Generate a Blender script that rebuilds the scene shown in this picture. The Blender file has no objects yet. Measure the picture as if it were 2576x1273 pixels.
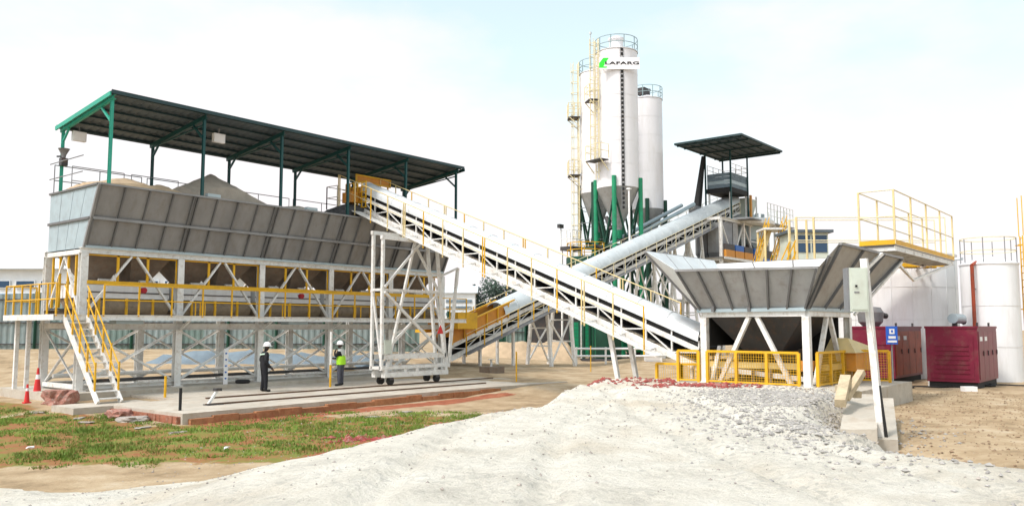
import bpy, bmesh, math, random
from mathutils import Vector, Matrix, noise
random.seed(7)
sc = bpy.context.scene
R = math.radians
# ------------------------------------------------------------------ camera, sky, sun, exposure
# The plant grid: X runs along the row of aggregate bins, Y across it, Z up; bin pad is z = 0.
cam = bpy.data.cameras.new('camera'); camo = bpy.data.objects.new('camera', cam)
sc.collection.objects.link(camo); sc.camera = camo
camo.location = (-13.47, -30.90, 2.25)
camo.rotation_euler = (R(90 + 5.13), 0, -R(50.8))
cam.sensor_width = 36; cam.lens = 36 * 2100 / 2576
cam.clip_end = 3000

SUN_EL, SUN_AZ = R(54), R(283)      # azimuth measured from +Y clockwise
wd = bpy.data.worlds.new('World'); sc.world = wd; wd.use_nodes = True
nt = wd.node_tree; nt.nodes.clear()
N = nt.nodes.new; LK = nt.links.new
out = N('ShaderNodeOutputWorld'); bg = N('ShaderNodeBackground'); sky = N('ShaderNodeTexSky')
sky.sky_type = 'NISHITA'; sky.sun_disc = False; sky.sun_elevation = SUN_EL; sky.sun_rotation = SUN_AZ
sky.dust_density = 3; sky.air_density = 1.0; sky.altitude = 50
tc = N('ShaderNodeTexCoord'); mp = N('ShaderNodeMapping'); mp.inputs['Scale'].default_value = (1.0, 1.0, 2.4); mp.inputs['Location'].default_value = (.35, .2, .1)
n1 = N('ShaderNodeTexNoise'); n1.inputs['Scale'].default_value = 2.3; n1.inputs['Detail'].default_value = 7; n1.inputs['Roughness'].default_value = .55
cr = N('ShaderNodeValToRGB'); cr.color_ramp.elements[0].position = .36; cr.color_ramp.elements[0].color = (.2, .2, .2, 1)
cr.color_ramp.elements[1].position = .56; cr.color_ramp.elements[1].color = (1, 1, 1, 1)
mx = N('ShaderNodeMix'); mx.data_type = 'RGBA'; mx.inputs[7].default_value = (8.5, 8.15, 8.25, 1)
LK(tc.outputs['Generated'], mp.inputs[0]); LK(mp.outputs[0], n1.inputs['Vector']); 
sx_ = N('ShaderNodeSeparateXYZ'); LK(tc.outputs['Generated'], sx_.inputs[0])
ma = N('ShaderNodeMath'); ma.operation = 'MULTIPLY_ADD'; ma.inputs[1].default_value = -.85; LK(sx_.outputs[2], ma.inputs[0])
ad = N('ShaderNodeMath'); ad.operation = 'ADD'; ad.inputs[1].default_value = .2; LK(n1.outputs[0], ad.inputs[0]); LK(ad.outputs[0], ma.inputs[2]); LK(ma.outputs[0], cr.inputs[0])
LK(cr.outputs[0], mx.inputs[0])
hs = N('ShaderNodeHueSaturation'); hs.inputs['Hue'].default_value = .445; hs.inputs['Saturation'].default_value = .58; hs.inputs['Value'].default_value = 2.45
LK(sky.outputs[0], hs.inputs['Color']); LK(hs.outputs[0], mx.inputs[6])
LK(mx.outputs[2], bg.inputs[0]); bg.inputs[1].default_value = 0.1; LK(bg.outputs[0], out.inputs[0])

sl = bpy.data.lights.new('sun', 'SUN'); so = bpy.data.objects.new('sun', sl); sc.collection.objects.link(so)
sl.energy = 2.0; sl.angle = R(7); sl.color = (1, .96, .9)
sd = Vector((math.sin(SUN_AZ) * math.cos(SUN_EL), math.cos(SUN_AZ) * math.cos(SUN_EL), math.sin(SUN_EL)))
so.rotation_euler = (-sd).to_track_quat('-Z', 'Y').to_euler(); so.location = (0, 0, 60)
sc.view_settings.view_transform = 'Standard'; sc.view_settings.look = 'None'; sc.view_settings.gamma = 1
sc.view_settings.exposure = 0.32
sc.render.engine = 'CYCLES'

# ------------------------------------------------------------------ materials
MATS = {}
def mat(name, col, rough=.6, metal=0, var=.18, scale=1.2, dirt=None, dirt_amt=0., bump=.0, bscale=30, streak=False, spec=.4):
    m = bpy.data.materials.new(name); m.use_nodes = True
    t = m.node_tree; b = t.nodes['Principled BSDF']
    b.inputs['Roughness'].default_value = rough; b.inputs['Metallic'].default_value = metal
    b.inputs['Specular IOR Level'].default_value = spec
    g = t.nodes.new('ShaderNodeNewGeometry')
    mpn = t.nodes.new('ShaderNodeMapping'); mpn.inputs['Scale'].default_value = (1, 1, .18 if streak else 1)
    t.links.new(g.outputs['Position'], mpn.inputs[0])
    n = t.nodes.new('ShaderNodeTexNoise'); n.inputs['Scale'].default_value = scale; n.inputs['Detail'].default_value = 8; n.inputs['Roughness'].default_value = .65
    t.links.new(mpn.outputs[0], n.inputs['Vector'])
    r = t.nodes.new('ShaderNodeMapRange'); r.inputs[1].default_value = .3; r.inputs[2].default_value = .7
    r.inputs[3].default_value = 1 - var; r.inputs[4].default_value = 1 + var * .6
    t.links.new(n.outputs[0], r.inputs[0])
    mm = t.nodes.new('ShaderNodeMix'); mm.data_type = 'RGBA'; mm.blend_type = 'MULTIPLY'; mm.inputs[0].default_value = 1
    mm.inputs[6].default_value = (*col, 1); t.links.new(r.outputs[0], mm.inputs[7])
    last = mm.outputs[2]
    if dirt:
        n2 = t.nodes.new('ShaderNodeTexNoise'); n2.inputs['Scale'].default_value = scale * 2.7; n2.inputs['Detail'].default_value = 9; n2.inputs['Roughness'].default_value = .7
        t.links.new(mpn.outputs[0], n2.inputs['Vector'])
        r2 = t.nodes.new('ShaderNodeMapRange'); r2.inputs[1].default_value = .5; r2.inputs[2].default_value = .68; r2.inputs[4].default_value = dirt_amt
        t.links.new(n2.outputs[0], r2.inputs[0])
        m2 = t.nodes.new('ShaderNodeMix'); m2.data_type = 'RGBA'; m2.inputs[7].default_value = (*dirt, 1)
        t.links.new(r2.outputs[0], m2.inputs[0]); t.links.new(last, m2.inputs[6]); last = m2.outputs[2]
    t.links.new(last, b.inputs['Base Color'])
    if bump:
        n3 = t.nodes.new('ShaderNodeTexNoise'); n3.inputs['Scale'].default_value = bscale; n3.inputs['Detail'].default_value = 6
        t.links.new(g.outputs['Position'], n3.inputs['Vector'])
        bp = t.nodes.new('ShaderNodeBump'); bp.inputs['Strength'].default_value = bump; bp.inputs['Distance'].default_value = .05
        t.links.new(n3.outputs[0], bp.inputs['Height']); t.links.new(bp.outputs[0], b.inputs['Normal'])
    MATS[name] = m; return m
RUST = (.20, .09, .04); DUST = (.42, .36, .27)
mat('white_paint', (.75, .75, .72), .5, dirt=(.40, .31, .21), dirt_amt=.55, var=.14, scale=1.9)
mat('silo_paint', (.78, .78, .80), .45, dirt=(.6, .58, .55), dirt_amt=.35, var=.06, scale=.7, streak=True)
mat('tank_paint', (.82, .84, .85), .5, dirt=(.62, .60, .57), dirt_amt=.4, var=.10, scale=.8, streak=True)
mat('yellow_paint', (.72, .40, .012), .5, dirt=(.40, .23, .05), dirt_amt=.45, var=.2)
mat('pale_yellow', (.70, .56, .27), .55, dirt=(.5, .42, .28), dirt_amt=.5, var=.15)
mat('green_paint', (.01, .26, .12), .5, dirt=(.02, .1, .06), dirt_amt=.5, var=.2)
mat('canopy_green', (.008, .065, .065), .5, var=.15)  # canopy green, darkened in the colour for the backlit posts
mat('canopy_green_sunlit', (.03, .34, .24), .5, var=.15)  # same canopy paint, brightened in the colour for the sunlit end frame
mat('green_dark', (.006, .055, .032), .55, var=.25)
mat('ladder_cream', (.74, .66, .42), .55, var=.12)
mat('liner', (.66, .69, .69), .4, metal=.1, var=.12, dirt=(.55, .53, .48), dirt_amt=.5)
mat('roof_sheet', (.085, .11, .13), .55, var=.2, streak=False, dirt=(.12, .12, .11), dirt_amt=.4)
mat('roof_steel', (.02, .05, .055), .5, var=.2)
mat('galv', (.265, .265, .262), .5, metal=.2, dirt=(.19, .17, .15), dirt_amt=.6, var=.2, scale=1.0, streak=True)
mat('galv_blue', (.38, .47, .50), .45, metal=.15, dirt=(.28, .31, .32), dirt_amt=.5, var=.15, scale=1.0)
mat('hopper_grey', (.33, .335, .33), .5, metal=.15, dirt=(.20, .17, .14), dirt_amt=.5, var=.18, scale=1.0)
mat('rib_dark', (.15, .15, .15), .55, metal=.1, var=.2)
mat('hopper_rust', (.21, .165, .125), .7, dirt=RUST, dirt_amt=.5, var=.3, scale=2)
mat('rail_blue', (.26, .36, .38), .5, var=.15)
mat('belt_tan', (.27, .215, .15), .6, var=.3, scale=2, dirt=(.12, .09, .07), dirt_amt=.6)
mat('hood', (.64, .67, .68), .35, metal=.1, dirt=(.50, .47, .42), dirt_amt=.6, var=.14, scale=1.6)
mat('hood_blue', (.54, .585, .595), .4, metal=.1, dirt=(.4, .43, .43), dirt_amt=.5, var=.12)
mat('rubber', (.018, .018, .018), .75, var=.3)
mat('dark_steel', (.05, .05, .052), .55, var=.3, dirt=RUST, dirt_amt=.3)
mat('grey_steel', (.22, .23, .24), .5, metal=.2, var=.25, dirt=RUST, dirt_amt=.2)
mat('concrete', (.47, .43, .36), .9, var=.2, scale=.8, dirt=(.33, .25, .17), dirt_amt=.6, bump=.25, bscale=14)
mat('brick_red', (.31, .115, .065), .9, var=.35, scale=3, dirt=(.36, .26, .19), dirt_amt=.6, bump=.5, bscale=12)
mat('soil_edge', (.40, .19, .09), .95, var=.4, scale=2.2, dirt=(.30, .10, .05), dirt_amt=.8, bump=.6, bscale=9)
mat('rail_rust', (.13, .075, .045), .8, var=.4, scale=3)
mat('maroon', (.17, .010, .034), .42, var=.2, dirt=(.16, .09, .07), dirt_amt=.45, scale=.9)
mat('orange_red', (.34, .06, .025), .5, var=.25, dirt=(.10, .05, .04), dirt_amt=.6, scale=.9)
mat('blue_paint', (.02, .12, .42), .5, var=.2)
mat('sign_blue', (.02, .12, .55), .4, var=.05)
mat('sign_white', (.8, .8, .8), .5, var=.03)
mat('panel_cream', (.55, .60, .52), .5, var=.1, dirt=(.4, .38, .3), dirt_amt=.3)
mat('cabin_orange', (.60, .25, .03), .55, var=.2, dirt=(.3, .2, .1), dirt_amt=.4)
mat('tarp_blue', (.17, .225, .265), .8, var=.25, bump=.4, bscale=5)
mat('sand_tan', (.45, .34, .22), .95, var=.2, scale=2, bump=.5, bscale=18)
mat('sand_grey', (.36, .31, .25), .95, var=.2, scale=2, bump=.5, bscale=18)
mat('sand_pale', (.50, .45, .37), .95, var=.2, scale=2, bump=.5, bscale=18)
mat('gravel_dark', (.07, .07, .072), .95, var=.4, scale=6, bump=.8, bscale=20)
mat('cone_red', (.62, .03, .03), .5, var=.1)
mat('black_cloth', (.014, .015, .018), .85, var=.3, scale=6, bump=.4, bscale=10)
mat('denim', (.08, .085, .11), .85, var=.3, scale=6)
mat('black_denim', (.012, .013, .017), .85, var=.35, scale=9, bump=.3, bscale=12)
mat('hi_vis', (.40, .78, .03), .7, var=.1, scale=6)
mat('white_cloth', (.6, .62, .58), .8, var=.1, scale=6)
mat('skin', (.045, .022, .014), .6, var=.1)
mat('helmet', (.82, .82, .82), .35, var=.03)
mat('reflective', (.6, .8, .65), .4, var=.05)
mat('magenta', (.6, .03, .25), .7, var=.1)
mat('wood', (.50, .41, .27), .85, var=.35, scale=4, bump=.3)
mat('brick_scatter', (.30, .06, .05), .95, var=.45, scale=3, dirt=(.45, .36, .30), dirt_amt=.7)
mat('clod', (.30, .21, .13), .95, var=.5, scale=5)
mat('gravel_grey', (.37, .355, .33), .95, var=.45, scale=7)
mat('stone', (.38, .34, .30), .9, var=.35, scale=5, bump=.4)
mat('brick_rubble', (.36, .17, .13), .95, var=.45, scale=5, bump=.8, bscale=9, dirt=(.42, .36, .31), dirt_amt=.85)
mat('fence_sheet', (.15, .22, .20), .6, var=.2, dirt=(.2, .2, .18), dirt_amt=.4)
mat('fence_blue', (.22, .28, .28), .6, var=.2, dirt=(.25, .25, .22), dirt_amt=.4)
mat('wall_white', (.72, .76, .78), .7, var=.08)
mat('wall_blue', (.10, .26, .42), .6, var=.12)
mat('far_roof', (.62, .68, .72), .6, var=.08)
mat('leaf', (.05, .085, .06), .7, var=.4, scale=.8)
mat('leaf_dark', (.03, .055, .05), .7, var=.4, scale=.8)
mat('bark', (.10, .07, .05), .9, var=.3)
mat('grass', (.15, .25, .03), .7, var=.45, scale=.7, dirt=(.26, .17, .06), dirt_amt=.9)
mat('logo_green', (.04, .90, .05), .5, var=.02)
mat('logo_black', (.005, .005, .005), .5, var=.02)
mat('logo_plate', (.82, .82, .84), .5, var=.02)
mat('red_lamp', (.35, .01, .02), .35, var=.1)
g_ = bpy.data.materials.new('window_glass'); g_.use_nodes = True
b_ = g_.node_tree.nodes['Principled BSDF']; b_.inputs['Base Color'].default_value = (.02, .06, .12, 1); b_.inputs['Roughness'].default_value = .12
MATS['window_glass'] = g_

# ------------------------------------------------------------------ helpers
COL = sc.collection
WL = {}
def link(o, parent, wl):
    COL.objects.link(o); WL[o.name] = Vector(wl)
    if parent is not None:
        o.parent = parent; o.location = Vector(wl) - WL[parent.name]
    else:
        o.location = wl
    return o
def tag(o, label=None, cat=None, group=None, kind=None):
    if label: o['label'] = label
    if cat: o['category'] = cat
    if group: o['group'] = group
    if kind: o['kind'] = kind
    return o
def thing(name, label, cat, loc, group=None):
    o = bpy.data.objects.new(name, None); o.empty_display_size = .3
    link(o, None, loc); return tag(o, label, cat, group)
def add(name, verts, faces, m, parent=None, smooth=False, origin=None, mats=None, fm=None):
    vs = [Vector(v) for v in verts]
    if origin is None:
        n = len(vs); origin = Vector((sum(v.x for v in vs) / n, sum(v.y for v in vs) / n, min(v.z for v in vs)))
    origin = Vector(origin)
    me = bpy.data.meshes.new(name); me.from_pydata([tuple(v - origin) for v in vs], [], faces)
    for k in (mats or [m]): me.materials.append(MATS[k])
    if fm: me.polygons.foreach_set('material_index', fm)
    if smooth: me.polygons.foreach_set('use_smooth', [True] * len(me.polygons))
    me.update()
    o = bpy.data.objects.new(name, me)
    return link(o, parent, origin)
class MB:                                   # collects several solids into one mesh
    def __init__(s): s.v = []; s.f = []
    def put(s, v, f):
        o = len(s.v); s.v += [tuple(x) for x in v]; s.f += [tuple(i + o for i in q) for q in f]; return s
    def build(s, name, m, parent=None, **k): return add(name, s.v, s.f, m, parent, **k)
BF = [(0, 3, 2, 1), (4, 5, 6, 7), (0, 1, 5, 4), (1, 2, 6, 5), (2, 3, 7, 6), (3, 0, 4, 7)]
def vbox(x0, x1, y0, y1, z0, z1):
    return [(x0, y0, z0), (x1, y0, z0), (x1, y1, z0), (x0, y1, z0), (x0, y0, z1), (x1, y0, z1), (x1, y1, z1), (x0, y1, z1)], BF
def box(name, x0, x1, y0, y1, z0, z1, m, parent=None): return add(name, *vbox(x0, x1, y0, y1, z0, z1), m, parent)
def prof(kind, w, h):
    a, b = w / 2, h / 2
    if kind == 'box': return [(-a, -b), (a, -b), (a, b), (-a, b)]
    if kind == 'H':
        t = max(.014, min(w, h) * .11)
        return [(-a, -b), (a, -b), (a, -b + t), (t / 2, -b + t), (t / 2, b - t), (a, b - t), (a, b), (-a, b), (-a, b - t), (-t / 2, b - t), (-t / 2, -b + t), (-a, -b + t)]
    if kind == 'L':
        t = max(.012, min(w, h) * .14)
        return [(-a, -b), (a, -b), (a, -b + t), (-a + t, -b + t), (-a + t, b), (-a, b)]
    if kind == 'U':
        t = max(.012, min(w, h) * .14)
        return [(-a, -b), (a, -b), (a, -b + t), (-a + t, -b + t), (-a + t, b - t), (a, b - t), (a, b), (-a, b)]
    n = int(kind[1:])                        # 'o8' round
    return [(a * math.cos(2 * math.pi * i / n), b * math.sin(2 * math.pi * i / n)) for i in range(n)]
def vbeam(p0, p1, w, h=None, kind='box', up=(0, 0, 1)):
    h = h or w; p0 = Vector(p0); p1 = Vector(p1); d = (p1 - p0).normalized(); u = Vector(up)
    if abs(d.dot(u)) > .97: u = Vector((0, 1, 0)) if abs(d.y) < .9 else Vector((1, 0, 0))
    s = d.cross(u).normalized(); u = s.cross(d).normalized()
    P = prof(kind, w, h); n = len(P)
    v = [p0 + s * a + u * b for a, b in P] + [p1 + s * a + u * b for a, b in P]
    f = [(i, (i + 1) % n, n + (i + 1) % n, n + i) for i in range(n)] + [tuple(range(n))[::-1], tuple(range(n, 2 * n))]
    return v, f
def beam(name, p0, p1, w, m, parent=None, h=None, kind='box', up=(0, 0, 1)):
    v, f = vbeam(p0, p1, w, h, kind, up)
    return add(name, v, f, m, parent, smooth=False)
def tube(name, p0, p1, r, m, parent=None, n=8): 
    v, f = vbeam(p0, p1, 2 * r, 2 * r, 'o%d' % n)
    o = add(name, v, f, m, parent)
    return o
def slab(name, q, t, m, parent=None):       # a plate from a quad, thickness t along its normal
    q = [Vector(p) for p in q]; nrm = (q[1] - q[0]).cross(q[3] - q[0]).normalized() * t
    return add(name, q + [p + nrm for p in q], [(3, 2, 1, 0), (4, 5, 6, 7), (0, 1, 5, 4), (1, 2, 6, 5), (2, 3, 7, 6), (3, 0, 4, 7)], m, parent)
def vlathe(c, pr, n=32, caps=True):
    v = []; f = []
    for r, z in pr:
        for i in range(n):
            a = 2 * math.pi * i / n; v.append((c[0] + r * math.cos(a), c[1] + r * math.sin(a), c[2] + z))
    for k in range(len(pr) - 1):
        for i in range(n):
            j = (i + 1) % n; f.append((k * n + i, k * n + j, (k + 1) * n + j, (k + 1) * n + i))
    if caps: f.append(tuple(range(n))[::-1]); f.append(tuple(range((len(pr) - 1) * n, len(pr) * n)))
    return v, f
def lathe(name, c, pr, m, parent=None, n=32, smooth=True, caps=True):
    v, f = vlathe(c, pr, n, caps); o = add(name, v, f, m, parent, smooth=smooth)
    if smooth: 
        for p in o.data.polygons:
            if len(p.vertices) > 4: p.use_smooth = False
        o.data.set_sharp_from_angle(angle=R(35))
    return o
def lerp(a, b, t): return tuple(a[i] + (b[i] - a[i]) * t for i in range(3))
CA, SA = math.cos(R(50.8)), math.sin(R(50.8))
def site(x, d, z=0.):                        # survey coordinates (across, away, up) -> plant grid
    x += 15.432; d -= 29.971
    return (CA * x + SA * d, -SA * x + CA * d, z)
def unsite(x, y): return (CA * x - SA * y - 15.432, SA * x + CA * y + 29.971)
def fnoise(x, y, s=1., o=4): return noise.fractal(Vector((x * s, y * s, 3.1)), 1.0, 2.0, o)
def sstep(a, b, x):
    t = max(0., min(1., (x - a) / (b - a))); return t * t * (3 - 2 * t)
def rail_run(par, pts, heights, m, r=.025, post_every=1.2, post_from=0., top=None, pm=None, pr=None, kind='o6'):
    """rails following pts (walk level) at the given heights, with posts; every piece an object"""
    for a, b in zip(pts[:-1], pts[1:]):
        a = Vector(a); b = Vector(b)
        for h in heights: beam('rail', a + Vector((0, 0, h)), b + Vector((0, 0, h)), r * 2, m, par, kind=kind)
        n = max(1, round((b - a).length / post_every))
        for i in range(n + 1):
            if i == n and b != Vector(pts[-1]): continue
            p = a.lerp(b, i / n)
            beam('rail_post', p + Vector((0, 0, post_from)), p + Vector((0, 0, max(heights))), (pr or r) * 2, pm or m, par)

# ------------------------------------------------------------------ ground
def toe(x):
    T = [(-60, 13.), (-14, 13.6), (-10, 13.9), (-5.5, 15.2), (-3.3, 19.6), (-1.6, 24.2), (0, 27.4), (2, 29.0), (5, 29.6), (9, 29.), (12, 28)]
    if x <= T[0][0]: return T[0][1]
    for (a, b), (c, d) in zip(T[:-1], T[1:]):
        if x <= c: return b + (d - b) * (x - a) / (c - a)
    return T[-1][1]
def redge(d):
    T = [(-20, 26), (6, 11.0), (9, 8.8), (11.5, 7.0), (13.6, 6.1), (15.8, 5.95), (18, 7.1), (20.2, 8.4), (24, 9.8), (30, 11.6)]
    if d <= T[0][0]: return T[0][1]
    for (a, b), (c, e) in zip(T[:-1], T[1:]):
        if d <= c: return b + (e - b) * (d - a) / (c - a)
    return T[-1][1]
def ground_z(x, y):
    sx, d = unsite(x, y)
    z = -.46
    z += .22 * sstep(-9.2, -2, y) * sstep(-6, 1, x) + .34 * sstep(10, 17, x) * sstep(-14, -7, y) * (1 - sstep(-9.2, -2, y) * sstep(-6, 1, x))
    z = max(z, -.46 + .46 * sstep(5.5, 9, sx) * sstep(4, 12, d))
    z += 1.15 * sstep(36, 52, d) * sstep(6, -14, sx)
    z = min(z, 1.0)
    z += .045 * fnoise(x, y, .35) + .02 * fnoise(x + 9, y, 1.7)
    return z
def ramp_z(sx, d):
    s = toe(sx) - d + .55 * fnoise(sx, d, .5)
    e = redge(d) - sx + .18 * fnoise(sx, d + 40, .9)
    base = -.48
    sl_ = .10 + .42 * sstep(.5, 4.5, sx)
    cap_ = .60 - .75 * sstep(-1.5, -7, sx)
    a = min(1, max(0, s) / 6)
    z = base + min(cap_ - base, max(0., s * sl_)) if s < 12 else cap_
    z -= .06 * sstep(.8, 0, cap_ - z) * 0
    zr = -.12; b = sstep(-.15, 1.0 if d > 13 else 2.2, e)
    if sx > 4: z = zr + (z - zr) * b if z > zr else z
    z += .045 * fnoise(sx, d, .5) + .018 * fnoise(sx + 3, d, 2.3) + .016 * fnoise(sx, d, 6.)
    for xr, k_ in ((-1.2, .16), (.55, .16), (3.0, -.06), (4.7, -.06)):      # tyre ruts running up to the hopper
        u_ = sx - xr - k_ * (d - 10) - .25 * math.sin(d * .35)
        z += a * (-.07 * math.exp(-(u_ / .16) ** 2) * (1 + .5 * math.sin(d * 9)) + .035 * (math.exp(-((u_ - .33) / .13) ** 2) + math.exp(-((u_ + .33) / .13) ** 2)))
    return z, min(s, e)
def grid_axis(a, b, segs):
    out_ = [a]
    for e, st in segs:
        n = max(1, int(round((e - out_[-1]) / st))); s0 = out_[-1]
        out_ += [s0 + (e - s0) * (i + 1) / n for i in range(n)]
    return out_
def ground():
    xs = grid_axis(-900, 900, [(-120, 60), (-40, 8), (-16, 1.5), (26, .5), (70, 3), (130, 10), (900, 70)])
    ys = grid_axis(-400, 1200, [(-60, 40), (-32, 4), (8, .5), (40, 2.5), (120, 10), (1200, 80)])
    v = []; masks = []
    for y in ys:
        for x in xs:
            z = ground_z(x, y); v.append((x, y, z)); sx, d = unsite(x, y)
            nz = fnoise(x, y, .4)
            gr = sstep(27.5, 25.0, d + 1.2 * nz) * sstep(3, 0, sx + nz) * sstep(16.2, 17.6, d + 1.2 * nz) if y < -3.2 else 0.
            gr = max(gr, sstep(30.5, 28.5, d + nz) * sstep(-14.2, -16.5, sx)) * sstep(-8, -9.4, y - 0 if x > -1.6 else -12)
            rd = sstep(.9, .1, abs(y + 9.3 + .3 * nz)) * sstep(-1.5, 0, x) * sstep(14, 12, x)
            rd = max(rd, .8 * sstep(.8, .1, abs(d - toe(sx) - .5 + .5 * nz)) * sstep(-6, -3.6, sx) * sstep(1, -1, sx))
            masks.append((gr, rd, sstep(-.1, .35, nz), 1))
    nx = len(xs); f = [(j * nx + i, j * nx + i + 1, (j + 1) * nx + i + 1, (j + 1) * nx + i) for j in range(len(ys) - 1) for i in range(nx - 1)]
    me = bpy.data.meshes.new('ground'); me.from_pydata(v, [], f)
    ca = me.color_attributes.new('zone', 'FLOAT_COLOR', 'POINT')
    ca.data.foreach_set('color', [c for m_ in masks for c in m_])
    me.polygons.foreach_set('use_smooth', [True] * len(me.polygons))
    o = bpy.data.objects.new('ground', me); link(o, None, (0, 0, 0)); tag(o, kind='structure')
    m = bpy.data.materials.new('ground'); m.use_nodes = True; t = m.node_tree; b = t.nodes['Principled BSDF']; b.inputs['Roughness'].default_value = .95
    b.inputs['Specular IOR Level'].default_value = .15
    g = t.nodes.new('ShaderNodeNewGeometry')
    def nz_(s, det=8, ro=.65, st=(1, 1, 1)):
        mp_ = t.nodes.new('ShaderNodeMapping'); mp_.inputs['Scale'].default_value = st; t.links.new(g.outputs['Position'], mp_.inputs[0])
        n = t.nodes.new('ShaderNodeTexNoise'); n.inputs['Scale'].default_value = s; n.inputs['Detail'].default_value = det; n.inputs['Roughness'].default_value = ro
        t.links.new(mp_.outputs[0], n.inputs['Vector']); return n.outputs[0]
    def ramp_(src, *els):
        r = t.nodes.new('ShaderNodeValToRGB'); e = r.color_ramp.elements
        while len(e) < len(els): e.new(.5)
        for q, (p, c) in zip(e, els): q.position = p; q.color = (*c, 1)
        t.links.new(src, r.inputs[0]); return r.outputs[0]
    def mix_(f_, a_, b__):
        x = t.nodes.new('ShaderNodeMix'); x.data_type = 'RGBA'; t.links.new(f_, x.inputs[0]); t.links.new(a_, x.inputs[6]); t.links.new(b__, x.inputs[7]); return x.outputs[2]
    at = t.nodes.new('ShaderNodeAttribute'); at.attribute_name = 'zone'
    sp = t.nodes.new('ShaderNodeSeparateColor'); t.links.new(at.outputs['Color'], sp.inputs[0])
    dirt = ramp_(nz_(.9), (.28, (.20, .145, .085)), (.45, (.36, .265, .16)), (.58, (.44, .34, .22)), (.75, (.52, .44, .33)))
    gras = ramp_(nz_(1.6), (.3, (.27, .095, .042)), (.46, (.28, .14, .06)), (.58, (.19, .19, .045)), (.68, (.15, .19, .05)), (.85, (.30, .22, .12)))
    red = ramp_(nz_(2.2), (.3, (.20, .06, .035)), (.6, (.36, .13, .07)), (.8, (.42, .26, .16)))
    def soft(chan):
        a = t.nodes.new('ShaderNodeMath'); a.operation = 'ADD'; t.links.new(sp.outputs[chan], a.inputs[0])
        s = t.nodes.new('ShaderNodeMath'); s.operation = 'MULTIPLY_ADD'; t.links.new(nz_(1.9), s.inputs[0]); s.inputs[1].default_value = 1.3; s.inputs[2].default_value = -.65
        t.links.new(s.outputs[0], a.inputs[1])
        r = t.nodes.new('ShaderNodeMapRange'); r.inputs[1].default_value = .38; r.inputs[2].default_value = .62; t.links.new(a.outputs[0], r.inputs[0]); return r.outputs[0]
    c = mix_(soft(0), dirt, gras); c = mix_(soft(1), c, red)
    t.links.new(c, b.inputs['Base Color'])
    bp = t.nodes.new('ShaderNodeBump'); bp.inputs['Strength'].default_value = .7; bp.inputs['Distance'].default_value = .06
    t.links.new(nz_(9), bp.inputs['Height']); t.links.new(bp.outputs[0], b.inputs['Normal'])
    me.materials.append(m)
    return o
ground()
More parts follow.
